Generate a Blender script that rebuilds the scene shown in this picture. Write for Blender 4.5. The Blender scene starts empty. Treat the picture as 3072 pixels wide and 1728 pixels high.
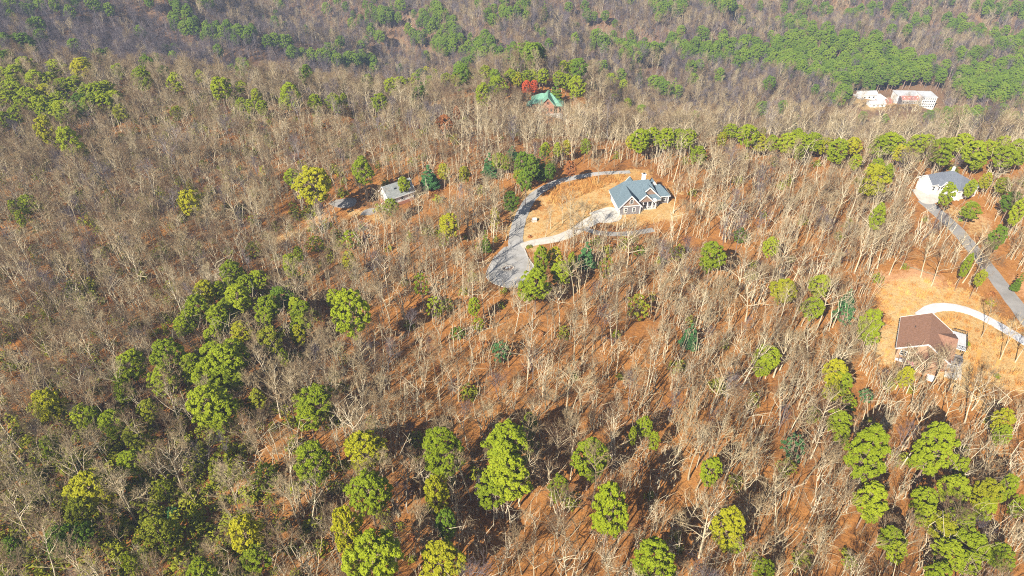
import bpy, bmesh, math, random
import numpy as np
from mathutils import Vector, Matrix

scene = bpy.context.scene
COL = scene.collection
R = math.radians

# ---------------------------------------------------------------- camera, sky, sun, exposure
CAM_H, PITCH, FPX = 120.0, 38.0, 2048.0
cam_data = bpy.data.cameras.new('camera')
cam_data.sensor_width = 36.0
cam_data.lens = 24.0
cam_data.clip_start = 1.0
cam_data.clip_end = 8000.0
cam = bpy.data.objects.new('camera', cam_data)
cam.location = (0, 0, CAM_H)
cam.rotation_euler = (R(90 - PITCH), 0, 0)
COL.objects.link(cam)
scene.camera = cam

SUN_EL = 35.0
SHADOW_AZ = 37.0                       # direction the shadows run, degrees right of the view
world = bpy.data.worlds.new("World")
scene.world = world
world.use_nodes = True
wn = world.node_tree
for n in list(wn.nodes):
    wn.nodes.remove(n)
w_out = wn.nodes.new('ShaderNodeOutputWorld')
w_bg = wn.nodes.new('ShaderNodeBackground')
w_sky = wn.nodes.new('ShaderNodeTexSky')
w_sky.sky_type = 'NISHITA'
w_sky.sun_disc = False
w_sky.sun_elevation = R(SUN_EL)
w_sky.sun_rotation = R(180 - SHADOW_AZ)
w_bg.inputs['Strength'].default_value = 0.05
wn.links.new(w_sky.outputs[0], w_bg.inputs[0])
wn.links.new(w_bg.outputs[0], w_out.inputs[0])

sun_data = bpy.data.lights.new('sun', 'SUN')
sun_data.energy = 5.0
sun_data.angle = R(0.5)
sun_data.color = (1.0, 0.93, 0.82)
sun = bpy.data.objects.new('sun', sun_data)
sd = Vector((math.sin(R(SHADOW_AZ)) * math.cos(R(SUN_EL)), math.cos(R(SHADOW_AZ)) * math.cos(R(SUN_EL)), -math.sin(R(SUN_EL))))
sun.rotation_euler = sd.to_track_quat('-Z', 'Y').to_euler()
sun.location = (-60, -80, 220)
COL.objects.link(sun)

scene.view_settings.view_transform = 'Standard'
scene.view_settings.look = 'None'
scene.view_settings.gamma = 1.0
scene.view_settings.use_curve_mapping = False
scene.view_settings.exposure = 1.15
scene.cycles.use_denoising = False          # keep the fine twigs
scene.cycles.diffuse_bounces = 1
scene.cycles.volume_bounces = 0
scene.cycles.filter_width = 1.1

# ---------------------------------------------------------------- helpers
rng = np.random.default_rng(7)
random.seed(11)


def tag(o, label=None, cat=None, group=None, kind=None):
    if label: o['label'] = label
    if cat: o['category'] = cat
    if group: o['group'] = group
    if kind: o['kind'] = kind
    return o


def empty(name, loc, rz=0.0, parent=None):
    o = bpy.data.objects.new(name, None)
    o.empty_display_size = 0.5
    o.location = loc
    o.rotation_euler = (0, 0, rz)
    if parent: o.parent = parent
    COL.objects.link(o)
    return o


class MB:
    def __init__(self):
        self.v, self.f = [], []

    def poly(self, pts):
        i = len(self.v)
        self.v += [tuple(p) for p in pts]
        self.f.append(tuple(range(i, i + len(pts))))
        return self

    def prism(self, pts, off):
        """closed slab: polygon pts and its copy shifted by off"""
        i, n = len(self.v), len(pts)
        self.v += [tuple(p) for p in pts] + [tuple(Vector(p) + Vector(off)) for p in pts]
        self.f.append(tuple(range(i, i + n)))
        self.f.append(tuple(reversed(range(i + n, i + 2 * n))))
        for k in range(n):
            a, b = i + k, i + (k + 1) % n
            self.f.append((b, a, a + n, b + n))
        return self

    def box(self, x0, x1, y0, y1, z0, z1):
        return self.prism([(x0, y0, z1), (x1, y0, z1), (x1, y1, z1), (x0, y1, z1)], (0, 0, z0 - z1))

    def bar(self, p, q, w, h=None):
        p, q = Vector(p), Vector(q)
        h = h or w
        d = (q - p).normalized()
        s = d.cross(Vector((0, 0, 1)))
        if s.length < 1e-3: s = Vector((1, 0, 0))
        s.normalize()
        u = s.cross(d).normalized()
        c = [p + s * (a * w / 2) + u * (b * h / 2) for a, b in ((-1, -1), (1, -1), (1, 1), (-1, 1))]
        return self.prism(c, q - p)

    def tube(self, pts, rad, n=5, cap=False):
        i0 = len(self.v)
        up = Vector((0.31, 0.17, 0.93))
        for k, p in enumerate(pts):
            a = pts[max(k - 1, 0)]
            b = pts[min(k + 1, len(pts) - 1)]
            d = (Vector(b) - Vector(a)).normalized()
            s = d.cross(up)
            if s.length < 0.05: s = d.cross(Vector((1, 0, 0)))
            s.normalize()
            t = s.cross(d)
            for j in range(n):
                an = 2 * math.pi * j / n
                self.v.append(tuple(Vector(p) + (s * math.cos(an) + t * math.sin(an)) * rad[k]))
        for k in range(len(pts) - 1):
            for j in range(n):
                a = i0 + k * n + j
                b = i0 + k * n + (j + 1) % n
                self.f.append((a, b, b + n, a + n))
        if cap:
            self.f.append(tuple(reversed(range(i0, i0 + n))))
            self.f.append(tuple(range(i0 + (len(pts) - 1) * n, i0 + len(pts) * n)))
        return self

    def mesh(self, name, mat, smooth=False):
        m = bpy.data.meshes.new(name)
        m.from_pydata(self.v, [], self.f)
        if mat: m.materials.append(mat)
        if smooth: m.polygons.foreach_set('use_smooth', [True] * len(m.polygons))
        m.update()
        return m

    def build(self, name, mat, parent=None, smooth=False, loc=None):
        m = self.mesh(name, mat, smooth)
        bm = bmesh.new()
        bm.from_mesh(m)
        bmesh.ops.recalc_face_normals(bm, faces=bm.faces)
        bm.to_mesh(m)
        bm.free()
        o = bpy.data.objects.new(name, m)
        if parent: o.parent = parent
        if loc is not None: o.location = loc
        COL.objects.link(o)
        return o


# ---------------------------------------------------------------- materials
def new_mat(name):
    m = bpy.data.materials.new(name)
    m.use_nodes = True
    nt = m.node_tree
    b = nt.nodes['Principled BSDF']
    return m, nt, b


def ramp(nt, stops):
    r = nt.nodes.new('ShaderNodeValToRGB')
    e = r.color_ramp.elements
    while len(e) < len(stops): e.new(0.5)
    for k, (p, c) in enumerate(stops):
        e[k].position = p
        e[k].color = (*c, 1)
    return r


def noise(nt, scale, detail=4, rough=0.6, coord='Object', dist=0.0):
    tc = nt.nodes.new('ShaderNodeTexCoord')
    n = nt.nodes.new('ShaderNodeTexNoise')
    n.inputs['Scale'].default_value = scale
    n.inputs['Detail'].default_value = detail
    n.inputs['Roughness'].default_value = rough
    n.inputs['Distortion'].default_value = dist
    nt.links.new(tc.outputs[coord], n.inputs['Vector'])
    return n


def mat_noise(name, c0, c1, scale=1.0, rough=0.85, detail=5, bump=0.0, spec=0.3, lo=0.35, hi=0.65):
    m, nt, b = new_mat(name)
    n = noise(nt, scale, detail)
    r = ramp(nt, [(lo, c0), (hi, c1)])
    nt.links.new(n.outputs['Fac'], r.inputs[0])
    nt.links.new(r.outputs[0], b.inputs['Base Color'])
    b.inputs['Roughness'].default_value = rough
    b.inputs['Specular IOR Level'].default_value = spec
    if bump:
        bp = nt.nodes.new('ShaderNodeBump')
        bp.inputs['Strength'].default_value = bump
        nt.links.new(n.outputs['Fac'], bp.inputs['Height'])
        nt.links.new(bp.outputs[0], b.inputs['Normal'])
    return m


def mat_random(name, stops, rough=0.9, scale=2.0, vary=0.5, transl=None, spec=0.15, each=1.0):
    """colour chosen per object (or instance), broken up by a noise"""
    m, nt, b = new_mat(name)
    oi = nt.nodes.new('ShaderNodeObjectInfo')
    n = noise(nt, scale, 3)
    mx = nt.nodes.new('ShaderNodeMath')
    mx.operation = 'MULTIPLY_ADD'
    nt.links.new(n.outputs['Fac'], mx.inputs[0])
    mx.inputs[1].default_value = vary
    ad = nt.nodes.new('ShaderNodeMath')
    ad.operation = 'MULTIPLY_ADD'
    nt.links.new(oi.outputs['Random'], ad.inputs[0])
    ad.inputs[1].default_value = each
    ad.inputs[2].default_value = 0.5 - each / 2 - vary / 2
    nt.links.new(ad.outputs[0], mx.inputs[2])
    r = ramp(nt, stops)
    nt.links.new(mx.outputs[0], r.inputs[0])
    nt.links.new(r.outputs[0], b.inputs['Base Color'])
    b.inputs['Roughness'].default_value = rough
    b.inputs['Specular IOR Level'].default_value = spec
    if transl:
        t = nt.nodes.new('ShaderNodeBsdfTranslucent')
        nt.links.new(r.outputs[0], t.inputs[0])
        ms = nt.nodes.new('ShaderNodeMixShader')
        ms.inputs[0].default_value = transl
        out = nt.nodes['Material Output']
        nt.links.new(b.outputs[0], ms.inputs[1])
        nt.links.new(t.outputs[0], ms.inputs[2])
        nt.links.new(ms.outputs[0], out.inputs[0])
    return m


M = {}
M['bark'] = mat_random('grey_bark', [(0.0, (0.22, 0.17, 0.105)), (0.3, (0.37, 0.305, 0.195)), (0.65, (0.48, 0.40, 0.265)), (1.0, (0.56, 0.485, 0.345))], scale=0.7, vary=0.3)
M['bark_shaded'] = mat_random('shaded_grey_bark', [(0.0, (0.13, 0.115, 0.12)), (0.5, (0.22, 0.195, 0.195)), (1.0, (0.33, 0.295, 0.28))], scale=0.7, vary=0.3)  # bark and twigs with slope shade painted into the colour
M['twig_shaded'] = mat_random('shaded_grey_twigs', [(0.0, (0.075, 0.06, 0.065)), (0.5, (0.125, 0.10, 0.105)), (1.0, (0.20, 0.16, 0.155))], scale=0.5, vary=0.3)
M['twig'] = mat_random('brown_twigs', [(0.0, (0.15, 0.095, 0.055)), (0.4, (0.25, 0.175, 0.095)), (0.7, (0.31, 0.235, 0.13)), (1.0, (0.38, 0.305, 0.18))], scale=0.5, vary=0.2)
M['pine_bark'] = mat_noise('pine_bark', (0.20, 0.13, 0.09), (0.34, 0.25, 0.18), 1.5)


def needles(name, a, b_, c):
    return mat_random(name, [(0.0, a), (0.5, b_), (1.0, c)], scale=1.8, vary=1.0, transl=0.32, rough=0.65, spec=0.2, each=0.5)


M['n_g'] = needles('green_needles', (0.13, 0.18, 0.006), (0.26, 0.32, 0.010), (0.38, 0.42, 0.018))
M['n_y'] = needles('yellow_needles', (0.20, 0.21, 0.006), (0.36, 0.355, 0.012), (0.47, 0.42, 0.018))
M['n_d'] = needles('deep_needles', (0.06, 0.12, 0.010), (0.13, 0.21, 0.015), (0.20, 0.29, 0.022))
M['n_o'] = needles('olive_needles', (0.13, 0.155, 0.010), (0.26, 0.28, 0.016), (0.36, 0.36, 0.025))
M['n_t'] = needles('bluish_needles', (0.035, 0.11, 0.035), (0.07, 0.18, 0.055), (0.10, 0.23, 0.07))
M['n_r'] = needles('red_leaves', (0.42, 0.06, 0.02), (0.55, 0.09, 0.03), (0.6, 0.14, 0.04))
M['n_b'] = needles('rust_leaves', (0.30, 0.11, 0.035), (0.40, 0.16, 0.05), (0.48, 0.22, 0.07))
M['n_f'] = needles('far_needles', (0.085, 0.155, 0.016), (0.17, 0.26, 0.02), (0.26, 0.34, 0.028))


# ground: leaf litter, dry grass and bare soil, chosen by attributes and ragged noise
def ground_material():
    m, nt, b = new_mat('leaf_litter_ground')
    L = nt.links.new
    n1 = noise(nt, 0.035, 5, 0.6)
    n2 = noise(nt, 0.9, 6, 0.75)
    n3 = noise(nt, 5.0, 3, 0.7)
    litter = ramp(nt, [(0.30, (0.10, 0.048, 0.022)), (0.41, (0.24, 0.105, 0.034)), (0.52, (0.40, 0.172, 0.045)), (0.64, (0.46, 0.225, 0.068)), (0.78, (0.50, 0.32, 0.14))])
    mixv = nt.nodes.new('ShaderNodeMix'); mixv.data_type = 'FLOAT'
    mixv.inputs[0].default_value = 0.55
    L(n1.outputs['Fac'], mixv.inputs[2]); L(n2.outputs['Fac'], mixv.inputs[3])
    L(mixv.outputs[0], litter.inputs[0])
    grass = ramp(nt, [(0.3, (0.33, 0.17, 0.06)), (0.43, (0.50, 0.29, 0.10)), (0.54, (0.57, 0.39, 0.17)), (0.7, (0.66, 0.50, 0.27))])
    L(mixv.outputs[0], grass.inputs[0])
    clay = ramp(nt, [(0.3, (0.46, 0.22, 0.09)), (0.7, (0.64, 0.36, 0.18))])
    L(mixv.outputs[0], clay.inputs[0])

    def masked(attr, c_old, c_new):
        a = nt.nodes.new('ShaderNodeAttribute'); a.attribute_name = attr
        sub = nt.nodes.new('ShaderNodeMath'); sub.operation = 'MULTIPLY_ADD'
        L(n2.outputs['Fac'], sub.inputs[0]); sub.inputs[1].default_value = 0.9
        L(a.outputs['Fac'], sub.inputs[2])
        mr = nt.nodes.new('ShaderNodeMapRange')
        mr.inputs[1].default_value = 0.82; mr.inputs[2].default_value = 1.08
        L(sub.outputs[0], mr.inputs[0])
        mx = nt.nodes.new('ShaderNodeMix'); mx.data_type = 'RGBA'
        L(mr.outputs[0], mx.inputs[0]); L(c_old, mx.inputs[6]); L(c_new, mx.inputs[7])
        return mx.outputs[2]

    cove = ramp(nt, [(0.3, (0.10, 0.065, 0.042)), (0.5, (0.20, 0.13, 0.08)), (0.75, (0.32, 0.22, 0.13))])
    L(mixv.outputs[0], cove.inputs[0])
    c = masked('cove', litter.outputs[0], cove.outputs[0])
    c = masked('clay', c, clay.outputs[0])
    c = masked('grass', c, grass.outputs[0])
    fine = nt.nodes.new('ShaderNodeMix'); fine.data_type = 'RGBA'; fine.blend_type = 'MULTIPLY'
    fr = ramp(nt, [(0.36, (0.42, 0.40, 0.40)), (0.56, (1, 1, 1))])
    L(n3.outputs['Fac'], fr.inputs[0])
    fine.inputs[0].default_value = 0.8
    L(c, fine.inputs[6]); L(fr.outputs[0], fine.inputs[7])
    L(fine.outputs[2], b.inputs['Base Color'])
    b.inputs['Roughness'].default_value = 0.95
    b.inputs['Specular IOR Level'].default_value = 0.1
    bp = nt.nodes.new('ShaderNodeBump'); bp.inputs['Strength'].default_value = 0.7; bp.inputs['Distance'].default_value = 0.25
    L(n2.outputs['Fac'], bp.inputs['Height']); L(bp.outputs[0], b.inputs['Normal'])
    return m


M['ground'] = ground_material()
M['asphalt'] = mat_noise('worn_asphalt', (0.29, 0.275, 0.25), (0.38, 0.37, 0.355), 0.22, 0.9, 8, 0.1)
M['asphalt2'] = mat_noise('grey_asphalt', (0.22, 0.205, 0.19), (0.30, 0.285, 0.265), 0.25, 0.9, 8, 0.1)
M['concrete'] = mat_noise('pale_concrete', (0.42, 0.385, 0.33), (0.55, 0.52, 0.46), 0.6, 0.85, 8)
M['concrete_w'] = mat_noise('new_concrete', (0.46, 0.455, 0.46), (0.56, 0.555, 0.56), 0.5, 0.85, 8)
M['roof_blue'] = mat_noise('blue_grey_shingles', (0.085, 0.125, 0.15), (0.14, 0.19, 0.22), 3.0, 0.8, 6)
M['roof_grey'] = mat_noise('grey_shingles', (0.10, 0.115, 0.14), (0.16, 0.175, 0.205), 3.0, 0.8, 6)
M['roof_pale'] = mat_noise('weathered_grey_shingles', (0.17, 0.185, 0.18), (0.29, 0.30, 0.29), 1.5, 0.85, 6)
M['roof_brown'] = mat_noise('brown_shingles', (0.20, 0.105, 0.065), (0.29, 0.155, 0.10), 2.5, 0.85, 7)
M['roof_green'] = mat_noise('green_metal', (0.10, 0.24, 0.17), (0.18, 0.34, 0.25), 0.8, 0.5, 3)
M['white'] = mat_noise('white_paint', (0.60, 0.59, 0.565), (0.70, 0.69, 0.66), 1.0, 0.6)
M['white_roof'] = mat_noise('white_membrane', (0.44, 0.44, 0.44), (0.54, 0.54, 0.54), 0.3, 0.7)
M['siding_grey'] = mat_noise('grey_siding', (0.15, 0.14, 0.145), (0.21, 0.195, 0.195), 2.0, 0.8)
M['shake'] = mat_noise('brown_shakes', (0.19, 0.125, 0.09), (0.30, 0.21, 0.155), 3.0, 0.9)
M['log'] = mat_noise('log_walls', (0.26, 0.125, 0.08), (0.38, 0.20, 0.13), 1.5, 0.8)
M['brick'] = mat_noise('red_brick', (0.30, 0.13, 0.08), (0.42, 0.21, 0.14), 2.5, 0.9)
M['red'] = mat_noise('faded_red', (0.36, 0.12, 0.10), (0.46, 0.22, 0.19), 0.8, 0.7)
M['tan_wall'] = mat_noise('tan_siding', (0.30, 0.19, 0.12), (0.42, 0.28, 0.18), 2.0, 0.85)
M['black'] = mat_noise('black_metal', (0.02, 0.02, 0.02), (0.04, 0.04, 0.04), 2.0, 0.5)
M['stone'] = mat_noise('field_stone', (0.30, 0.27, 0.23), (0.55, 0.50, 0.43), 3.0, 0.9)
M['pink'] = mat_noise('pink_cloth', (0.60, 0.10, 0.25), (0.68, 0.16, 0.32), 3.0, 0.9)
M['navy'] = mat_noise('navy_cloth', (0.04, 0.05, 0.15), (0.07, 0.08, 0.20), 3.0, 0.9)
M['wood'] = mat_noise('deck_wood', (0.36, 0.20, 0.11), (0.50, 0.31, 0.18), 2.0, 0.8)
M['straw'] = mat_random('dry_straw', [(0.0, (0.55, 0.25, 0.065)), (0.5, (0.70, 0.36, 0.10)), (1.0, (0.75, 0.48, 0.17))], scale=0.5, vary=0.6, transl=0.2)
_g, _nt, _b = new_mat('dark_glass')
_b.inputs['Base Color'].default_value = (0.02, 0.028, 0.035, 1)
_b.inputs['Roughness'].default_value = 0.08
M['glass'] = _g


# ---------------------------------------------------------------- terrain
def smooth(t):
    t = np.clip(t, 0, 1)
    return t * t * (3 - 2 * t)


_X = [-420, -300, -200, -100, -50, 0, 40, 100, 200, 420]
_YC = [300, 295, 285, 270, 250, 236, 238, 246, 240, 230]
_LC = [230, 220, 210, 190, 160, 130, 115, 110, 120, 130]
_V = [8, 34, 64, 84, 70, 56, 62, 74, 80, 76]


def hz(x, y):
    x = np.asarray(x, float); y = np.asarray(y, float)
    yc = np.interp(x, _X, _YC); lc = np.interp(x, _X, _LC); v = np.interp(x, _X, _V)
    z = -v * smooth((y - yc) / lc)
    z = z + 45 * np.exp(-(((x - 20) / 75) ** 2 + ((y - 350) / 46) ** 2))
    z = z + 34 * smooth((y - 560) / 420) * smooth((150 - x) / 300) + 22 * smooth((y - 620) / 400)
    z = z + 7 * np.exp(-(((x + 0.0) * 0.463 + (y - 421.5) * 0.886) / 30) ** 2) * smooth((-x - 60) / 80) * smooth((y - 380) / 60)
    z = z - 3.5 * np.exp(-(((x + 62) / 34) ** 2 + ((y - 170) / 60) ** 2))
    fold = np.sin((x * 0.55 + y * 0.84) * 0.040 + 1.2 + 0.9 * np.sin(x * 0.011)) + 0.5 * np.sin((x * 0.9 - y * 0.42) * 0.047 + 0.5)
    z = z + 9.5 * fold * smooth((y - 470) / 130)
    rel = np.sin(x * 0.061 + 1.3) * np.sin(y * 0.052 + 0.4) + 0.6 * np.sin(x * 0.11 - y * 0.083 + 2.0)
    z = z + rel * (0.35 + 3.0 * smooth((y - 270) / 200))
    return z


_th = R(PITCH)
_ct, _st = math.cos(_th), math.sin(_th)
_T = np.concatenate([np.arange(70, 420, 1.5), np.arange(420, 2200, 4.0)])


def at(px, py, dh=0.0):
    """ground point (x, y, z) whose point dh above the ground is seen at pixel (px, py) of the photograph"""
    u, v = (px - 1536) / FPX, (py - 864) / FPX
    d = np.array([u, _ct - v * _st, -_st - v * _ct])
    P = d[None, :] * _T[:, None]
    P[:, 2] += CAM_H
    diff = P[:, 2] - (hz(P[:, 0], P[:, 1]) + dh)
    k = int(np.argmax(diff < 0)) if (diff < 0).any() else len(_T) - 1
    k = max(k, 1)
    t0, t1 = _T[k - 1], _T[k]
    f0, f1 = diff[k - 1], diff[k]
    t = t0 + (t1 - t0) * (f0 / (f0 - f1) if f0 != f1 else 0)
    p = d * t
    return float(p[0]), float(p[1]), float(hz(p[0], p[1]))


def proj(x, y, z):
    zz = np.asarray(z) - CAM_H
    dep = y * _ct - zz * _st
    dn = -y * _st - zz * _ct
    return 1536 + FPX * x / dep, 864 + FPX * dn / dep, dep


def depth_of(p):
    return p[1] * _ct - (p[2] - CAM_H) * _st


def wpoly(pts):
    return np.array([at(a, b)[:2] for a, b in pts])


def inside(poly, x, y):
    x = np.asarray(x, float); y = np.asarray(y, float)
    c = np.zeros(x.shape, bool)
    n = len(poly)
    for i in range(n):
        x0, y0 = poly[i]; x1, y1 = poly[(i + 1) % n]
        if y0 == y1: continue
        hit = ((y0 > y) != (y1 > y)) & (x < (x1 - x0) * (y - y0) / (y1 - y0) + x0)
        c ^= hit
    return c


def pdist(line, x, y, closed=False):
    """distance to a polyline"""
    x = np.asarray(x, float); y = np.asarray(y, float)
    best = np.full(x.shape, 1e9)
    n = len(line)
    for i in range(n if closed else n - 1):
        a, b = line[i], line[(i + 1) % n]
        ab = b - a
        t = np.clip(((x - a[0]) * ab[0] + (y - a[1]) * ab[1]) / max(ab @ ab, 1e-9), 0, 1)
        best = np.minimum(best, np.hypot(x - a[0] - t * ab[0], y - a[1] - t * ab[1]))
    return best


def sdf(poly, x, y):
    d = pdist(poly, x, y, True)
    return np.where(inside(poly, x, y), d, -d)


def catmull(pts, n=8):
    pts = [np.array(p, float) for p in pts]
    P = [2 * pts[0] - pts[1]] + pts + [2 * pts[-1] - pts[-2]]
    out = []
    for i in range(1, len(P) - 2):
        for k in range(n):
            t = k / n
            a, b, c, d = P[i - 1], P[i], P[i + 1], P[i + 2]
            out.append(0.5 * ((2 * b) + (c - a) * t + (2 * a - 5 * b + 4 * c - d) * t * t + (3 * b - a - 3 * c + d) * t ** 3))
    out.append(pts[-1])
    return out


# outlines taken off the photograph, as ground points
ROAD = catmull(wpoly([(1556, 775), (1548, 742), (1549, 700), (1563, 650), (1590, 600), (1628, 568), (1690, 541), (1790, 522), (1890, 516)]))
DRIVE = catmull(wpoly([(1562, 738), (1610, 727), (1670, 716), (1715, 699), (1750, 678), (1790, 656), (1840, 640)]))
DRIVE2 = catmull(wpoly([(1745, 684), (1800, 700), (1880, 702), (1960, 690)]))
CIRCLE = wpoly([(1512, 742), (1545, 738), (1572, 745), (1585, 775), (1602, 800), (1606, 818), (1596, 840), (1565, 858), (1535, 865), (1505, 860), (1475, 848), (1458, 828), (1468, 800), (1485, 770)])
ISLAND = at(1524, 806)
R_ROAD = catmull(wpoly([(2772, 602), (2815, 640), (2870, 690), (2930, 762), (2985, 832), (3040, 905), (3110, 1000), (3200, 1130)]))
R_PAD = wpoly([(2735, 570), (2790, 560), (2830, 590), (2800, 612), (2765, 608)])
C_DRIVE = catmull(wpoly([(2760, 950), (2795, 927), (2840, 921), (2890, 929), (2940, 948), (3000, 980), (3060, 1016), (3130, 1060)]))
L_PAD = wpoly([(985, 612), (1010, 600), (1065, 595), (1062, 618), (1020, 624)])
L_PAD2 = wpoly([(1080, 645), (1092, 632), (1120, 624), (1128, 636), (1112, 645)])

LAWN = wpoly([(1578, 722), (1572, 690), (1590, 640), (1640, 575), (1720, 538), (1910, 512), (1990, 545), (2035, 585), (2040, 640), (1960, 668), (1850, 675), (1790, 662), (1740, 700), (1690, 715)])
VERGE = wpoly([(1462, 802), (1500, 730), (1530, 650), (1565, 600), (1620, 562), (1640, 565), (1580, 615), (1555, 665), (1530, 720), (1500, 770)])
VERGE2 = wpoly([(1575, 735), (1625, 742), (1622, 790), (1608, 820), (1595, 780)])
LOT = wpoly([(2615, 900), (2650, 850), (2740, 835), (2850, 850), (2930, 870), (2990, 905), (3050, 960), (3130, 1020), (3180, 1250), (3000, 1210), (2930, 1230), (2870, 1150), (2760, 1125), (2640, 1120), (2590, 1010)])
CLEAR = wpoly([(2600, 890), (2650, 830), (2740, 800), (2830, 830), (2920, 880), (2800, 900), (2690, 900)])
R_YARD = wpoly([(2770, 600), (2800, 585), (2860, 620), (2960, 640), (2990, 690), (2970, 720), (2900, 690), (2820, 640)])
R_EDGE = wpoly([(2890, 640), (2990, 620), (3000, 700), (3030, 790), (3110, 900), (3072, 920), (3000, 800), (2940, 720)])
L_YARD = wpoly([(820, 720), (900, 670), (960, 640), (990, 615), (1080, 620), (1150, 640), (1170, 665), (1080, 665), (1000, 650), (940, 690), (860, 730)])
G_YARD = wpoly([(1700, 340), (1740, 325), (1765, 345), (1735, 365), (1700, 362)])
G_FRONT = wpoly([(1590, 345), (1700, 345), (1730, 372), (1640, 385), (1570, 370)])
LODGE_YARD = wpoly([(2500, 306), (2565, 286), (2680, 282), (2815, 284), (2825, 328), (2780, 336), (2700, 328), (2560, 326)])
LODGE_YARD2 = wpoly([(2800, 325), (2960, 325), (2980, 345), (2820, 345)])
DIRT = wpoly([(1768, 72), (1800, 66), (1842, 70), (1838, 78), (1790, 79)])
MEADOW = wpoly([(1640, 575), (1720, 540), (1900, 514), (1915, 524), (1840, 548), (1760, 580), (1690, 610), (1640, 612)])
GRASS_ZONES = [(LAWN, 0.72), (VERGE, 0.7), (VERGE2, 0.7), (LOT, 0.66), (R_YARD, 0.5), (L_YARD, 0.6), (G_YARD, 0.8), (LODGE_YARD, 0.6), (LODGE_YARD2, 0.9), (DIRT, 0.6)]
CLAY_ZONES = [(CLEAR, 0.8), (R_EDGE, 0.6), (G_FRONT, 0.6), (VERGE2, 0.8)]
OPEN = [(LAWN, 0), (VERGE, 0), (CIRCLE, 1), (VERGE2, 0), (LOT, 0), (CLEAR, 0), (R_YARD, 1), (R_EDGE, 0), (L_YARD, 0), (R_PAD, 2), (G_YARD, 0), (LODGE_YARD, 2), (LODGE_YARD2, 0), (DIRT, 2), (L_PAD, 2)]


def vnoise(x, y, s, seed):
    """smooth value noise in metres"""
    r = np.random.default_rng(seed)
    G = r.random((256, 256))
    fx, fy = (x / s) % 255, (y / s) % 255
    ix, iy = fx.astype(int), fy.astype(int)
    tx, ty = smooth(fx - ix), smooth(fy - iy)
    a = G[iy, ix] * (1 - tx) + G[iy, (ix + 1) % 256] * tx
    b = G[(iy + 1) % 256, ix] * (1 - tx) + G[(iy + 1) % 256, (ix + 1) % 256] * tx
    return a * (1 - ty) + b * ty


def axis(a, steps):
    out = [a]
    for end, st in steps:
        while out[-1] < end - 1e-6:
            out.append(out[-1] + st)
    return np.array(out)


gx = axis(-1800, [(-600, 60), (-300, 8), (-190, 4), (190, 1.9), (300, 4), (700, 8), (1900, 60)])
gy = axis(-300, [(20, 20), (60, 5), (260, 1.9), (420, 4), (900, 8), (2600, 50)])
GX, GY = np.meshgrid(gx, gy)
GZ = hz(GX, GY)
nx, ny = len(gx), len(gy)
verts = np.stack([GX, GY, GZ], -1).reshape(-1, 3)
idx = np.arange(nx * ny).reshape(ny, nx)
quads = np.stack([idx[:-1, :-1], idx[:-1, 1:], idx[1:, 1:], idx[1:, :-1]], -1).reshape(-1, 4)
gm = bpy.data.meshes.new('ground')
gm.from_pydata(verts.tolist(), [], quads.tolist())
gm.polygons.foreach_set('use_smooth', [True] * len(gm.polygons))
gm.materials.append(M['ground'])


def zone_attr(name, zones, soft=2.0):
    a = np.zeros(GX.size)
    fx, fy = GX.ravel(), GY.ravel()
    for poly, amt in zones:
        lo, hi = poly.min(0) - 6, poly.max(0) + 6
        k = np.where((fx > lo[0]) & (fx < hi[0]) & (fy > lo[1]) & (fy < hi[1]))[0]
        a[k] = np.maximum(a[k], np.clip((sdf(poly, fx[k], fy[k]) + 9 * (vnoise(fx[k] + 700, fy[k], 8, 61) - 0.5) + 5 * (vnoise(fx[k] + 700, fy[k], 3, 62) - 0.5)) / soft * 0.5 + 0.5, 0, 1) * amt)
    at_ = gm.attributes.new(name, 'FLOAT', 'POINT')
    at_.data.foreach_set('value', a.astype(np.float32))


zone_attr('grass', GRASS_ZONES)
zone_attr('clay', CLAY_ZONES, 5.0)
cv = gm.attributes.new('cove', 'FLOAT', 'POINT')      # older, browner litter beyond the crests
cv.data.foreach_set('value', (0.6 * smooth((GY.ravel() - 300) / 130)).astype(np.float32))
ground = bpy.data.objects.new('ground', gm)
COL.objects.link(ground)
tag(ground, 'wooded hillside covered in orange-brown fallen leaves', kind='structure')


# ---------------------------------------------------------------- roads and paving
def ribbon(name, line, width, mat, lift=0.10, label=None, thick=0.35, w1=None):
    m = MB()
    n = 6
    L = len(line)
    rows = []
    for k, p in enumerate(line):
        a, b = line[max(k - 1, 0)], line[min(k + 1, L - 1)]
        d = (b - a) / np.linalg.norm(b - a)
        s = np.array([-d[1], d[0]])
        w = width if w1 is None else width + (w1 - width) * k / (L - 1)
        row = []
        for j in range(n + 1):
            q = p + s * (j / n - 0.5) * w * (1 + 0.03 * math.sin(k * 1.3 + j))
            row.append((q[0], q[1], float(hz(q[0], q[1])) + lift + 0.04 * (1 - (2 * j / n - 1) ** 2)))
        rows.append([(row[0][0], row[0][1], row[0][2] - thick)] + row + [(row[-1][0], row[-1][1], row[-1][2] - thick)])
    c = n + 3
    for r in rows: m.v += r
    for k in range(L - 1):
        for j in range(c - 1):
            a = k * c + j
            m.f.append((a, a + 1, a + 1 + c, a + c))
    o = m.build(name, mat)
    tag(o, label, kind='structure')
    return o


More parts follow.
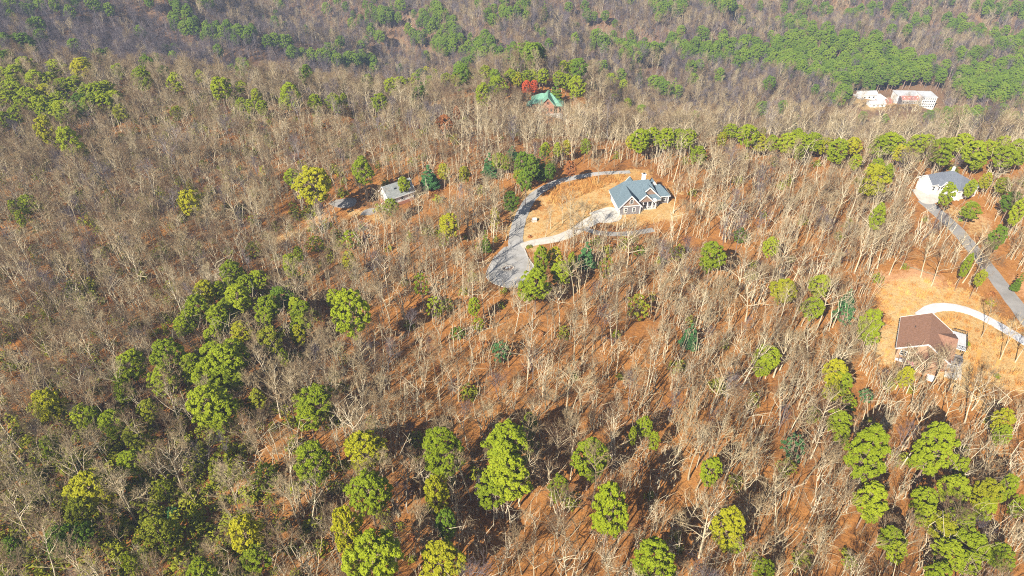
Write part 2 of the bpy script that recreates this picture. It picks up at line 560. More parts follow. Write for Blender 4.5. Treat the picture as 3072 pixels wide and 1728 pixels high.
def sheet(name, poly, mat, lift=0.10, label=None, rings=7, thick=0.35):
    """star-shaped paved area draped on the ground, with a real edge"""
    P = np.array(catmull(list(poly) + [poly[0]], 4))[:-1]
    c = P.mean(0)
    m = MB()
    n = len(P)
    m.v.append((c[0], c[1], float(hz(*c)) + lift))
    for r in range(1, rings + 1):
        for p in P:
            q = c + (p - c) * r / rings
            m.v.append((q[0], q[1], float(hz(*q)) + lift))
    for p in P:
        m.v.append((p[0], p[1], float(hz(*p)) + lift - thick))
    for k in range(n):
        m.f.append((0, 1 + k, 1 + (k + 1) % n))
        for r in range(rings):
            a, b = 1 + r * n + k, 1 + r * n + (k + 1) % n
            m.f.append((a, a + n, b + n, b))
    o = m.build(name, mat)
    tag(o, label, kind='structure')
    return o


sheet('turning_circle', CIRCLE, M['asphalt'], 0.125, 'grey asphalt turning circle at the end of the lane')
ribbon('lane', ROAD, 5.2, M['asphalt'], 0.10, 'asphalt lane curving up behind the lawn', w1=2.2)
ribbon('driveway', DRIVE, 3.0, M['concrete'], 0.16, 'pale concrete driveway to the grey house', w1=5.0)
ribbon('driveway', DRIVE2, 2.2, M['asphalt2'], 0.20, 'grey drive running on below the grey house')
sheet('driveway', wpoly([(1768, 640), (1830, 622), (1862, 640), (1858, 662), (1800, 668)]), M['concrete'], 0.185, 'pale concrete apron beside the grey house')
ribbon('road', R_ROAD, 4.6, M['asphalt2'], 0.10, 'grey asphalt road running down the right side')
sheet('driveway', R_PAD, M['concrete'], 0.14, 'pale concrete apron at the white house')
ribbon('driveway', C_DRIVE, 3.2, M['concrete_w'], 0.12, 'new white concrete drive curving round the brown-roofed house')
sheet('driveway', L_PAD, M['asphalt2'], 0.1, 'grey parking pad left of the pale house in the trees')
sheet('driveway', L_PAD2, M['asphalt2'], 0.1, 'short grey drive below the pale house in the trees')

# kerb round the turning circle
kb = MB()
cp = catmull(list(CIRCLE[2:]), 4)
for a, b in zip(cp[:-1], cp[1:]):
    kb.bar((a[0], a[1], float(hz(*a)) + 0.17), (b[0], b[1], float(hz(*b)) + 0.17), 0.22, 0.22)
tag(kb.build('kerb', M['concrete']), 'low kerb round the turning circle', kind='structure')


# ---------------------------------------------------------------- buildings
def roof_block(H, x0, x1, y0, y1, zb, eave, ridge, axis='x', ends='gg', oh=0.4, wall='white', roof='roof_grey', gable=None, trim='white', t=0.22, hipk=1.0):
    """walls, roof and verge boards of one rectangular wing, in the house's own frame"""
    def T(p):
        return (p[0], p[1], p[2]) if axis == 'x' else (p[1], p[0], p[2])
    if axis == 'y':
        x0, x1, y0, y1 = y0, y1, x0, x1
    ym = (y0 + y1) / 2
    half = (y1 - y0) / 2
    sl = (ridge - eave) / half
    ze = eave - sl * oh
    m = MB()
    m.prism([T((x0, y0, eave)), T((x1, y0, eave)), T((x1, y1, eave)), T((x0, y1, eave))], (0, 0, zb - eave))
    m.build('wall', M[wall], H)
    rise = 0.12
    a = x0 - oh if ends[0] == 'g' else x0 + half * hipk
    b = x1 + oh if ends[1] == 'g' else x1 - half * hipk
    A, B = (a, ym, ridge + rise), (b, ym, ridge + rise)
    zr = ze + rise
    r = MB()
    dn = (0, 0, -t)
    c00, c10, c11, c01 = (x0 - oh, y0 - oh, zr), (x1 + oh, y0 - oh, zr), (x1 + oh, y1 + oh, zr), (x0 - oh, y1 + oh, zr)
    r.prism([T(c00), T(c10), T(B), T(A)], dn)
    r.prism([T(c11), T(c01), T(A), T(B)], dn)
    if ends[0] == 'h': r.prism([T(c01), T(c00), T(A)], dn)
    if ends[1] == 'h': r.prism([T(c10), T(c11), T(B)], dn)
    r.build('roof', M[roof], H)
    for e, xe, c0, c1, ap in ((ends[0], x0, c00, c01, A), (ends[1], x1, c10, c11, B)):
        if e != 'g': continue
        g = MB()
        s = -0.10 if xe == x0 else 0.10
        g.prism([T((xe + s * 0.4, y0, eave)), T((xe + s * 0.4, y1, eave)), T((xe + s * 0.4, ym, ridge - 0.05))], T((-s * 2.0, 0, 0)))
        g.build('gable', M[gable or wall], H)
        ex = xe + (s / abs(s)) * (oh + 0.03)
        for c in (c0, c1):
            MB().bar(T((ex, c[1], c[2] - 0.09)), T((ex, ap[1], ap[2] - 0.09)), 0.10, 0.34).build('verge_board', M[trim], H)
    # eave boards
    E = [(c00, c10, 0, -0.04), (c01, c11, 0, 0.04)]
    if ends[0] == 'h': E.append((c00, c01, -0.04, 0))
    if ends[1] == 'h': E.append((c10, c11, 0.04, 0))
    for p, q, ax, ay in E:
        MB().bar(T((p[0] + ax, p[1] + ay, zr - 0.15)), T((q[0] + ax, q[1] + ay, zr - 0.15)), 0.07, 0.26).build('fascia', M[trim], H)


def window(H, c, out, w, h, name='window', mat='white', pane='glass', bars=True):
    """framed opening set on a wall: c centre, out = outward direction in the house frame"""
    o = Vector((out[0], out[1], 0)).normalized()
    s = Vector((-o.y, o.x, 0))
    c = Vector(c)
    u = Vector((0, 0, 1))
    fr = MB()
    p = c + o * 0.06

    def b(a0, a1, wd):
        fr.bar(p + s * a0[0] + u * a0[1], p + s * a1[0] + u * a1[1], wd, 0.12)
    fw = 0.16
    b((-w / 2 - fw, h / 2 + fw / 2), (w / 2 + fw, h / 2 + fw / 2), fw)
    b((-w / 2 - fw, -h / 2 - fw / 2), (w / 2 + fw, -h / 2 - fw / 2), fw)
    for q in (-1, 1):
        fr.bar(p + s * (q * (w / 2 + fw / 2)) + u * (-h / 2), p + s * (q * (w / 2 + fw / 2)) + u * (h / 2), fw, fw)
    if bars:
        fr.bar(p - s * (w / 2), p + s * (w / 2), 0.08, 0.08)
    f = fr.build(name, M[mat], H)
    g = MB()
    q = c + o * 0.02
    g.prism([q + s * (-w / 2) + u * (-h / 2), q + s * (w / 2) + u * (-h / 2), q + s * (w / 2) + u * (h / 2), q + s * (-w / 2) + u * (h / 2)], o * 0.04)
    g.build('pane', M[pane], f)
    return f


def posts(H, pts, z0, z1, w=0.25, mat='white', name='porch_post'):
    for x, y in pts:
        MB().box(x - w / 2, x + w / 2, y - w / 2, y + w / 2, z0, z1).build(name, M[mat], H)


def railing(H, p, q, z, h=1.0, mat='black', n=None):
    p, q = Vector((*p, z)), Vector((*q, z))
    L = (q - p).length
    m = MB()
    m.bar(p + Vector((0, 0, h)), q + Vector((0, 0, h)), 0.09)
    m.bar(p + Vector((0, 0, 0.12)), q + Vector((0, 0, 0.12)), 0.06)
    k = n or max(2, int(L / 0.3))
    for i in range(k + 1):
        c = p.lerp(q, i / k)
        m.bar(c, c + Vector((0, 0, h)), 0.09 if i % 6 == 0 else 0.035)
    return m.build('railing', M[mat], H)


# --- grey house with blue-grey roof on the lawn
def grey_house():
    g = float(hz(42, 197)) + 0.15
    H = empty('house', (35.3, 192.3, g), R(9))
    tag(H, 'large grey house with blue-grey roof and white trim on the dry lawn', 'house', 'houses on the hillside')
    # garage wing, its gable to the viewer
    roof_block(H, 0, 7.0, 0, 10.5, -1.5, 3.0, 6.9, 'y', 'gh', 0.5, 'siding_grey', 'roof_blue', 'shake', hipk=0.9)
    MB().box(-0.05, 7.05, -0.14, 0.02, 2.9, 3.15).build('belt_board', M['white'], H)
    for x in (0, 7.0):
        MB().box(x - 0.14, x + 0.14, -0.1, 0.14, -0.3, 2.9).build('corner_board', M['white'], H)
    window(H, (3.75, -0.04, 4.6), (0, -1), 0.85, 1.35)
    window(H, (2.1, -0.0, 1.45), (0, -1), 0.8, 1.4)
    window(H, (4.9, -0.0, 1.45), (0, -1), 0.8, 1.4)
    for y in (2.1, 5.2, 8.3):
        window(H, (0, y, 1.25), (-1, 0), 2.3, 2.2, 'garage_door', 'white', 'white', False)
    MB().box(-0.08, 0.0, 0.1, 10.4, 2.45, 2.85).build('belt_board', M['white'], H)
    # main body and its cross gables
    roof_block(H, 0.15, 14.6, 3.6, 11.6, -1.5, 3.05, 7.9, 'x', 'hh', 0.5, 'siding_grey', 'roof_blue', hipk=0.75)
    roof_block(H, 7.3, 14.9, 4.4, 8.0, -1.5, 3.1, 6.9, 'y', 'gg', 0.5, 'siding_grey', 'roof_blue', 'shake')
    roof_block(H, 6.6, 12.0, 1.9, 6.0, 2.75, 3.0, 5.6, 'y', 'gg', 0.4, 'siding_grey', 'roof_blue', 'shake')
    roof_block(H, 13.2, 18.6, 5.2, 11.0, -1.5, 3.0, 5.5, 'x', 'hh', 0.45, 'siding_grey', 'roof_blue', hipk=0.9)
    roof_block(H, 4.6, 9.4, 10.0, 13.0, -1.5, 3.0, 6.3, 'y', 'gg', 0.4, 'siding_grey', 'roof_blue', 'shake')
    # rear dormer on the right wing
    roof_block(H, 13.4, 15.0, 9.0, 11.2, 3.2, 5.0, 6.2, 'y', 'gg', 0.2, 'siding_grey', 'roof_blue', 'white')
    window(H, (14.2, 8.98, 4.6), (0, -1), 0.6, 0.7)
    # chimney
    c = MB().box(9.5, 10.6, 7.9, 8.9, 5.8, 9.6)
    ch = c.build('chimney', M['white'], H)
    MB().box(9.35, 10.75, 7.75, 9.05, 9.602, 9.8).build('chimney_cap', M['white'], ch)
    MB().box(9.75, 10.35, 8.15, 8.65, 9.802, 10.1).build('flue', M['black'], ch)
    for vx, vy, vz in ((5.2, 9.6, 6.6), (8.6, 9.4, 6.9), (1.4, 5.0, 4.4)):
        MB().tube([(vx, vy, vz - 0.8), (vx, vy, vz + 0.35)], [0.12, 0.12], 6, True).build('vent_pipe', M['black'], H)
    # porch under the small gable
    MB().box(6.9, 13.3, 1.9, 4.2, -1.2, 0.12).build('porch_floor', M['concrete'], H)
    posts(H, [(7.1, 2.1), (8.7, 2.1), (10.2, 2.1), (11.8, 2.1), (13.0, 2.1)], 0.12, 2.75)
    MB().box(11.9, 13.4, 1.8, 4.6, 2.78, 3.0).build('porch_beam', M['white'], H)
    railing(H, (7.1, 2.05), (8.7, 2.05), 0.12, 0.9, 'white')
    railing(H, (10.2, 2.05), (13.0, 2.05), 0.12, 0.9, 'white')
    window(H, (8.6, 3.6, 1.4), (0, -1), 1.2, 1.5)
    window(H, (11.0, 4.4, 1.4), (0, -1), 0.9, 2.1, 'door', 'white', 'red', False)
    window(H, (13.8, 4.4, 1.5), (0, -1), 0.9, 1.4)
    window(H, (16.9, 5.2, 1.5), (0, -1), 1.3, 1.4)
    posts(H, [(15.1, 4.9), (18.4, 4.9)], -0.3, 2.8)
    return H


grey_house()


# --- brown-roofed house, lower right
def brown_house():
    g = float(hz(104, 128)) + 0.2
    ang = math.atan2(-0.48, 0.877)
    H = empty('house', (95.3, 123.9, g), ang)
    tag(H, 'brown-shingled house with a white deck above the curved white drive', 'house', 'houses on the hillside')
    roof_block(H, 0.5, 11.5, 1.5, 13.9, -2.5, 3.3, 6.8, 'y', 'gg', 0.6, 'tan_wall', 'roof_brown', 'tan_wall', 'white')
    roof_block(H, 6.0, 12.0, 3.4, 13.2, -2.5, 3.2, 5.5, 'x', 'gg', 0.5, 'tan_wall', 'roof_brown', 'tan_wall', 'roof_brown')
    roof_block(H, 4.6, 10.2, -1.6, 3.0, 2.5, 2.9, 4.6, 'y', 'gg', 0.4, 'tan_wall', 'roof_brown', 'tan_wall', 'roof_brown')
    for k in range(16):
        y = 1.4 + k * 0.82
        MB().box(-0.42, -0.16, y, y + 0.36, 2.72, 2.94).build('eave_bracket', M['black'], H)
    MB().tube([(3.0, 9.0, 4.6), (3.0, 9.0, 5.5)], [0.12, 0.12], 8, True).build('vent_pipe', M['black'], H)
    # deck on posts
    m = MB().box(12.1, 15.2, 8.2, 15.0, 2.75, 2.95)
    dk = m.build('deck', M['concrete_w'], H)
    for k in range(8):
        x = 12.1 + 0.39 * k
        MB().box(x + 0.02, x + 0.36, 8.15, 15.05, 2.952, 3.0).build('plank', M['concrete_w'], dk)
    posts(H, [(12.3, 8.4), (15.0, 8.4), (15.0, 11.6), (15.0, 14.8), (12.3, 14.8)], -2.0, 2.75, 0.2, 'black', 'deck_post')
    railing(H, (15.15, 8.2), (15.15, 15.0), 3.0)
    railing(H, (12.2, 15.0), (15.15, 15.0), 3.0)
    railing(H, (12.2, 8.2), (15.15, 8.2), 3.0)
    MB().box(11.9, 15.2, 5.4, 8.1, -1.6, 1.2).build('lower_room', M['siding_grey'], H)
    railing(H, (12.1, 5.5), (15.1, 5.5), 1.2)
    MB().box(11.8, 15.4, 0.2, 5.3, -1.5, 0.05).build('patio', M['concrete'], H)
    # front porch
    MB().box(1.0, 9.8, -1.8, 1.4, -2.0, 0.6).build('porch_floor', M['wood'], H)
    posts(H, [(4.8, -1.4), (7.4, -1.4), (9.9, -1.4)], 0.6, 2.9, 0.22, 'tan_wall')
    for x in (1.9, 8.3):
        window(H, (x, 1.5, 1.9), (0, -1), 1.2, 1.3)
    st = empty('front_steps', (0, 0, 0), 0, H)
    for k in range(4):
        MB().box(8.0, 9.8, -2.2 - 0.34 * k, -1.87 - 0.34 * k, -1.5, 0.45 - 0.17 * k).build('step', M['white'], st)
    window(H, (0.5, 8.0, 1.7), (-1, 0), 1.2, 1.2)
    for x in (2.6, 8.6):
        window(H, (x, 13.9, 1.4), (0, 1), 2.6, 2.3, 'garage_door', 'white', 'white', False)
    return H, g


BH, _bg = brown_house()
_BM = Matrix.Translation(BH.location) @ Matrix.Rotation(BH.rotation_euler.z, 4, 'Z')


def bloc(x, y, z):
    return _BM @ Vector((x, y, z))


def bench(label, p, rz, cloth):
    o = empty('bench', p, rz)
    tag(o, label, 'bench')
    MB().box(-0.8, 0.8, -0.3, 0.3, 0.38, 0.46).build('seat', M[cloth], o)
    MB().box(-0.8, 0.8, 0.3, 0.38, 0.38, 1.0).build('backrest', M[cloth], o)
    for x in (-0.7, 0.7):
        for y in (-0.22, 0.28):
            MB().box(x - 0.05, x + 0.05, y - 0.05, y + 0.05, 0, 0.38).build('leg', M['wood'], o)


bench('pink padded bench on the porch of the brown-roofed house', bloc(3.9, -0.9, 0.6), BH.rotation_euler.z, 'pink')
bench('navy padded bench left of the pink one on the porch', bloc(2.2, -0.6, 0.6), BH.rotation_euler.z + 0.2, 'navy')
tb = empty('table', bloc(1.3, -1.1, 0.6), BH.rotation_euler.z)
tag(tb, 'white table at the left end of the brown-roofed house porch', 'table')
MB().box(-0.9, 0.9, -0.5, 0.5, 0.7, 0.76).build('table_top', M['white'], tb)
for x in (-0.8, 0.8):
    for y in (-0.4, 0.4):
        MB().box(x - 0.05, x + 0.05, y - 0.05, y + 0.05, 0, 0.7).build('leg', M['white'], tb)


# --- white house, upper right
def white_house():
    g = float(hz(150, 205)) + 0.1
    H = empty('house', (143.4, 205.2, g + 0.5), R(20))
    tag(H, 'white house with a grey hipped roof at the top of the right-hand road', 'house', 'houses on the hillside')
    roof_block(H, 0, 9, 0, 5.6, -1.5, 3.4, 5.6, 'x', 'gh', 0.4, 'white', 'roof_grey', 'white')
    roof_block(H, 5.2, 14.2, -6.2, 5.2, -2.0, 3.4, 6.0, 'y', 'hh', 0.4, 'white', 'roof_grey', hipk=0.8)
    roof_block(H, 2.6, 5.4, -1.5, 2.2, 2.9, 3.1, 4.4, 'y', 'gg', 0.3, 'white', 'roof_grey', 'white')
    posts(H, [(2.8, -1.3), (5.0, -1.3)], -0.2, 2.9)
    MB().box(2.4, 5.3, -1.7, 0.0, -1.0, 0.1).build('porch_floor', M['concrete'], H)
    window(H, (4.0, 0, 1.3), (0, -1), 1.0, 2.1, 'door', 'white', 'siding_grey', False)
    window(H, (1.3, 0, 1.6), (0, -1), 1.0, 1.3)
    window(H, (5.2, -3.2, 1.6), (-1, 0), 1.3, 1.4)
    window(H, (8.0, -6.2, 1.6), (0, -1), 1.3, 1.4)
    window(H, (11.6, -6.2, 1.6), (0, -1), 1.3, 1.4)
    window(H, (0, 2.8, 1.2), (-1, 0), 3.6, 2.2, 'garage_door', 'white', 'white', False)
    MB().box(10.2, 10.9, 2.0, 2.7, 4.6, 7.0).build('chimney', M['white'], H)
    MB().bar((3.0, -2.6, 0.0), (6.4, -6.9, -0.2), 0.35, 0.5).build('garden_wall', M['concrete'], H)
    return H


white_house()


# --- pale house in the trees, left
def left_house():
    p = at(1142, 600)
    H = empty('house', (-43.2, 201.5, float(hz(-42, 202)) - 0.3), R(36))
    tag(H, 'small white gabled house with a weathered grey roof among bare trees', 'house', 'houses on the hillside')
    z0 = -H.location.z - 2.4 + float(hz(-42, 202))
    e = 4.7
    roof_block(H, 0, 9.5, -3.1, 3.1, -1.5, e, e + 3.0, 'x', 'gg', 0.5, 'white', 'roof_pale', 'white')
    MB().box(-0.12, 9.6, -3.2, 3.2, -1.6, 1.9).build('brick_storey', M['brick'], H)
    for y in (-0.9, 1.2):
        window(H, (0, y, 3.4), (-1, 0), 0.7, 1.1)
    window(H, (-0.06, -2.0, 2.9), (-1, 0), 0.6, 0.8)
    for x in (2, 5):
        window(H, (x, -3.1, 3.2), (0, -1), 0.9, 1.2)
    c = MB().box(5.9, 6.7, -0.7, 0.2, e + 1.5, e + 4.2).build('chimney', M['concrete'], H)
    MB().box(3.1, 4.0, -1.6, -0.7, e + 1.6, e + 1.95).build('skylight', M['glass'], H)
    return H


left_house()
p = at(1137, 628)
gh = empty('garden_wall', p, R(-22))
tag(gh, 'low white wall below the small white gabled house', 'wall')
MB().box(0, 4.6, 0, 0.35, -0.6, 1.3).build('panel', M['white'], gh)
MB().box(0, 0.35, 0.36, 3.0, -0.6, 1.3).build('return_panel', M['white'], gh)
MB().box(-0.08, 4.7, -0.06, 0.42, 1.302, 1.42).build('coping', M['concrete'], gh)


# --- log house with green roof on the knoll
def green_house():
    p = at(1640, 338)
    H = empty('house', p, R(-4))
    tag(H, 'log house with a green metal roof on the knoll', 'house', 'houses on the hillside')
    roof_block(H, -7.2, 6.0, 2.0, 10.0, -2.5, 4.2, 7.2, 'x', 'hh', 0.6, 'log', 'roof_green', trim='roof_green')
    roof_block(H, -2.6, 3.4, -0.5, 7.5, -2.5, 4.6, 8.0, 'y', 'gg', 0.7, 'log', 'roof_green', 'log', 'roof_green')
    roof_block(H, 3.4, 7.4, 0.6, 6.0, 3.0, 3.6, 4.8, 'x', 'hh', 0.4, 'log', 'roof_green', trim='roof_green')
    posts(H, [(5.5, 0.8), (7.2, 0.8)], -1.5, 3.0, 0.25, 'log')
    roof_block(H, -9.8, -6.0, 2.4, 6.4, -2.5, 2.6, 4.0, 'x', 'hh', 0.4, 'log', 'roof_green', trim='roof_green')
    for x in (-1.4, 0.4, 2.2):
        window(H, (x, -0.5, 1.7), (0, -1), 0.9, 1.5, mat='log')
    window(H, (0.4, -0.52, 5.0), (0, -1), 1.0, 1.0, mat='log')
    window(H, (-4.6, 2.0, 1.8), (0, -1), 1.2, 1.4, mat='log')
    MB().box(-3.0, 7.6, -2.6, -0.6, -2.0, -0.1).build('terrace', M['concrete'], H)
    railing(H, (3.6, -2.5), (7.5, -2.5), -0.1, 1.0, 'white')
    return H


green_house()


# --- white lodge and its neighbours in the valley
def px_house(name, px, py, rz, label, parts, cat='building'):
    p = at(px, py)
    H = empty(name, p, R(rz))
    tag(H, label, cat, 'lodge buildings in the valley')
    parts(H)
    return H


def lodge(H):
    MB().box(-4.8, 4.8, 0, 11, -3, 8.0).build('wall', M['white'], H)
    MB().box(-5.1, 5.1, -0.3, 11.3, 8.002, 8.3).build('roof', M['white_roof'], H)
    for r in range(4):
        for k in range(6):
            window(H, (-3.7 + k * 1.48, 0, 1.3 + r * 1.9), (0, -1), 0.85, 0.8, bars=False)
    for r in range(3):
        for k in range(4):
            window(H, (4.8, 1.6 + k * 2.5, 1.3 + r * 1.9), (1, 0), 0.85, 0.8, bars=False)
    MB().box(-1.6, 1.6, 4, 7, 8.302, 9.3).build('roof_hut', M['white'], H)


def long_wing(H):
    MB().box(-8.5, 7.5, 0, 9, -3, 4.4).build('wall', M['white'], H)
    MB().box(-8.8, 7.8, -0.2, 9.3, 4.402, 4.7).build('roof', M['white_roof'], H)
    for k in range(5):
        window(H, (-6.5 + k * 3.0, 0, 3.2), (0, -1), 1.2, 0.9, bars=False)


def red_hall(H):
    roof_block(H, -6.5, 6.5, 0, 6, -3, 3.0, 4.8, 'x', 'gg', 0.4, 'siding_grey', 'red', 'red')
    for k in range(5):
        window(H, (-5 + k * 2.5, 0, 1.3), (0, -1), 1.2, 1.2, bars=False)
    for k in range(4):
        MB().box(-5.0 + k * 3, -4.6 + k * 3, 1.4, 1.8, 3.9, 4.5).build('vent', M['white'], H)


def red_gable(H):
    roof_block(H, -2.6, 2.6, 0, 7, -3, 3.2, 5.6, 'y', 'gg', 0.6, 'red', 'white', 'red')
    window(H, (0, 0, 1.6), (0, -1), 1.4, 1.4, bars=False)
    MB().box(2.7, 7.5, 1, 6, -3, 3.0).build('annexe', M['red'], H)


def white_barn(H):
    roof_block(H, -6, 6, 0, 8, -3, 3.4, 4.8, 'x', 'gg', 0.4, 'white', 'white_roof', 'white')
    MB().box(-10.5, -6.2, -3.5, 4, -3, 2.4).build('lean_to', M['white'], H)
    MB().box(-10.8, -6.3, -3.8, 4.2, 2.402, 2.6).build('lean_to_roof', M['white_roof'], H)
    for k in range(3):
        window(H, (-3.5 + k * 3.4, 0, 1.6), (0, -1), 1.2, 1.2, bars=False)


def pale_shed(H):
    roof_block(H, -5.5, 5.5, 0, 6, -3, 2.6, 3.7, 'x', 'gg', 0.3, 'white', 'concrete_w', 'white')
    for k in range(3):
        window(H, (-3 + k * 3, 0, 1.3), (0, -1), 1.0, 1.0, bars=False)


px_house('lodge', 2779, 325, -2, 'tall white flat-roofed lodge with rows of dark windows, far right', lodge, 'lodge')
px_house('long_building', 2724, 305, -2, 'long white flat-roofed wing left of the tall white lodge', long_wing)
px_house('red_hall', 2731, 312, -3, 'low red-roofed hall in front of the long white wing', red_hall)
px_house('gabled_building', 2650, 316, 8, 'red gabled building with white roof edges', red_gable)
px_house('white_barn', 2606, 298, 4, 'white-roofed building at the left end of the lodge group', white_barn)
px_house('pale_shed', 2632, 322, 3, 'low pale-roofed shed in front of the red gabled building', pale_shed)

# ---------------------------------------------------------------- tree prototypes
LIB = bpy.data.collections.new('tree_prototypes')      # never linked to the scene: meshes to copy from


def rot_about(v, ax, an):
    return Matrix.Rotation(an, 3, ax) @ v


def bare_tree(seed, H, spread, rad, fork=0.45, limbs=8, lean=0.05, twigs=1.0):
    rs = random.Random(seed)
    trunk, crown = MB(), MB()

    def side(d):
        a = Vector((rs.gauss(0, 1), rs.gauss(0, 1), rs.gauss(0, 1)))
        s = a - d * a.dot(d)
        return s.normalized()

    def line(p, d, L, n, wob, lift):
        pts = [p.copy()]
        d = d.copy()
        for k in range(n):
            d = (d + Vector((rs.gauss(0, wob), rs.gauss(0, wob), rs.gauss(0, wob) + lift))).normalized()
            p = p + d * (L / n)
            pts.append(p.copy())
        return pts, d

    def twig(p, d, L, w):
        s = side(d) * w
        q = p + d * L
        i = len(crown.v)
        crown.v += [tuple(p - s), tuple(p + s), tuple(q)]
        crown.f.append((i, i + 1, i + 2))

    def branch(p, d, L, r, lev):
        n = 4 if lev == 1 else 3
        pts, dd = line(p, d, L, n, 0.22 if lev == 1 else 0.24, 0.10 if lev == 1 else 0.06)
        rr = [r * (1 - 0.66 * k / n) for k in range(n + 1)]
        (trunk if lev == 1 else crown).tube(pts, rr, 4 if lev == 1 else 3)
        if lev == 1:
            kids = rs.randint(5, 7)
            for k in range(kids):
                t = 0.25 + 0.75 * (k + rs.random()) / kids
                f = min(t * n, n - 0.01); j = int(f)
                q = pts[j].lerp(pts[j + 1], f - j)
                base = (pts[j + 1] - pts[j]).normalized()
                a = R(rs.uniform(22, 58))
                nd = (base * math.cos(a) + side(base) * math.sin(a))
                nd.z += 0.12
                branch(q, nd.normalized(), L * rs.uniform(0.38, 0.68) * (1.15 - 0.4 * t), r * 0.5, 2)
        else:
            kids = int(rs.randint(5, 7) * twigs)
            for k in range(kids):
                t = 0.2 + 0.8 * (k + rs.random()) / kids
                f = min(t * n, n - 0.01); j = int(f)
                q = pts[j].lerp(pts[j + 1], f - j)
                base = (pts[j + 1] - pts[j]).normalized()
                a = R(rs.uniform(20, 55))
                nd = (base * math.cos(a) + side(base) * math.sin(a) + Vector((0, 0, 0.2))).normalized()
                TL = rs.uniform(0.6, 1.3) * max(0.6, L * 0.45)
                twig(q, nd, TL, 0.023)
                for _ in range(3):
                    u = rs.uniform(0.3, 0.95)
                    q2 = q + nd * TL * u
                    a2 = R(rs.uniform(20, 50))
                    n2 = (nd * math.cos(a2) + side(nd) * math.sin(a2)).normalized()
                    twig(q2, n2, TL * rs.uniform(0.3, 0.6), 0.015)

    n = 7
    top = H * rs.uniform(0.72, 0.9)
    d0 = Vector((rs.uniform(-lean, lean), rs.uniform(-lean, lean), 1)).normalized()
    pts, dd = line(Vector((0, 0, -0.4)), d0, top, n, 0.05, 0.04)
    rr = [rad * (1.25 if k == 0 else 1 - 0.80 * k / n) for k in range(n + 1)]
    trunk.tube(pts, rr, 6)
    for k in range(limbs):
        t = fork + (0.98 - fork) * (k + rs.random() * 0.8) / limbs
        f = min(t * n, n - 0.01); j = int(f)
        q = pts[j].lerp(pts[j + 1], f - j)
        az = k * 2.4 + rs.uniform(-0.5, 0.5)
        el = R(rs.uniform(28, 55) + 18 * t)
        d = Vector((math.cos(az) * math.cos(el), math.sin(az) * math.cos(el), math.sin(el)))
        L = H * spread * rs.uniform(0.75, 1.15) * (1.15 - 0.55 * (t - fork) / (1 - fork))
        branch(q, d, L, rad * rs.uniform(0.42, 0.58) * (1.1 - 0.45 * t), 1)
    for _ in range(3):
        branch(pts[-1], (dd + side(dd) * 0.5).normalized(), H * spread * 0.5, rad * 0.22, 1)
    return trunk, crown


def lib_obj(name, parts):
    """one joined mesh for the stuff instancers, from [(MB, material)]"""
    v, f, mi = [], [], []
    for k, (mb, mat) in enumerate(parts):
        o = len(v)
        v += mb.v
        f += [tuple(i + o for i in q) for q in mb.f]
        mi += [k] * len(mb.f)
    m = bpy.data.meshes.new(name)
    m.from_pydata(v, [], f)
    for mb, mat in parts: m.materials.append(mat)
    m.polygons.foreach_set('material_index', mi)
    m.update()
    return bpy.data.objects.new(name, m)


BARE = []       # (height, trunk mesh, crown mesh, name words)
specs = [(1, 16, 0.34, 0.22, 0.36, 10), (2, 17, 0.28, 0.20, 0.45, 10), (3, 15, 0.40, 0.23, 0.30, 10), (4, 18, 0.23, 0.18, 0.5, 9), (5, 14, 0.34, 0.17, 0.35, 9),
         (6, 16.5, 0.31, 0.21, 0.4, 10), (7, 12, 0.31, 0.13, 0.35, 8), (8, 19, 0.21, 0.19, 0.55, 9), (9, 16, 0.38, 0.23, 0.33, 10), (10, 10, 0.30, 0.10, 0.35, 7),
         (12, 15, 0.26, 0.14, 0.45, 8), (13, 17.5, 0.32, 0.22, 0.38, 11), (14, 15.5, 0.36, 0.2, 0.3, 9), (15, 11, 0.34, 0.12, 0.3, 8), (16, 17, 0.30, 0.2, 0.48, 10)]
bare_lib = bpy.data.collections.new('bare_tree_prototypes')
bare_parts = []
NB = len(specs)
for v, (tw, thick) in enumerate(((1.0, 0.76), (0.4, 1.02))):      # twiggy ones, and clean-limbed ones with bolder trunks
    for s, H, sp, rad, fk, nl in specs:
        if v: fk = min(0.62, fk + 0.08)
        tr, cr = bare_tree(s + 100 * v, H, sp, rad * thick, fk, nl, lean=0.10, twigs=tw)
        BARE.append((H, tr.mesh('trunk', M['bark'], True), cr.mesh('crown', M['twig'])))
        bare_lib.objects.link(lib_obj('bare_tree_%s%02d' % ('ab'[v], s), [(tr, M['bark']), (cr, M['twig'])]))
        if v == 0: bare_parts.append((s, tr, cr))
for s, tr, cr in bare_parts:      # same trees, hillside shade and distance grey painted into their colours
    bare_lib.objects.link(lib_obj('bare_tree_c%02d' % s, [(tr, M['bark_shaded']), (cr, M['twig_shaded'])]))


def tuft(m, c, nrm, size, rs, n=7):
    """a jagged cap of needles facing outwards"""
    nrm = nrm.normalized()
    s = nrm.cross(Vector((0.3, 0.5, 0.8)))
    if s.length < 0.1: s = nrm.cross(Vector((1, 0, 0)))
    s.normalize()
    t = nrm.cross(s)
    i = len(m.v)
    m.v.append(tuple(c + nrm * size * rs.uniform(0.25, 0.5)))
    ph = rs.uniform(0, 6)
    for k in range(2 * n):
        a = ph + math.pi * k / n
        r = size * (rs.uniform(0.75, 1.15) if k % 2 == 0 else rs.uniform(0.35, 0.6))
        m.v.append(tuple(c + (s * math.cos(a) + t * math.sin(a)) * r - nrm * size * rs.uniform(0.0, 0.35)))
    for k in range(2 * n):
        m.f.append((i, i + 1 + k, i + 1 + (k + 1) % (2 * n)))


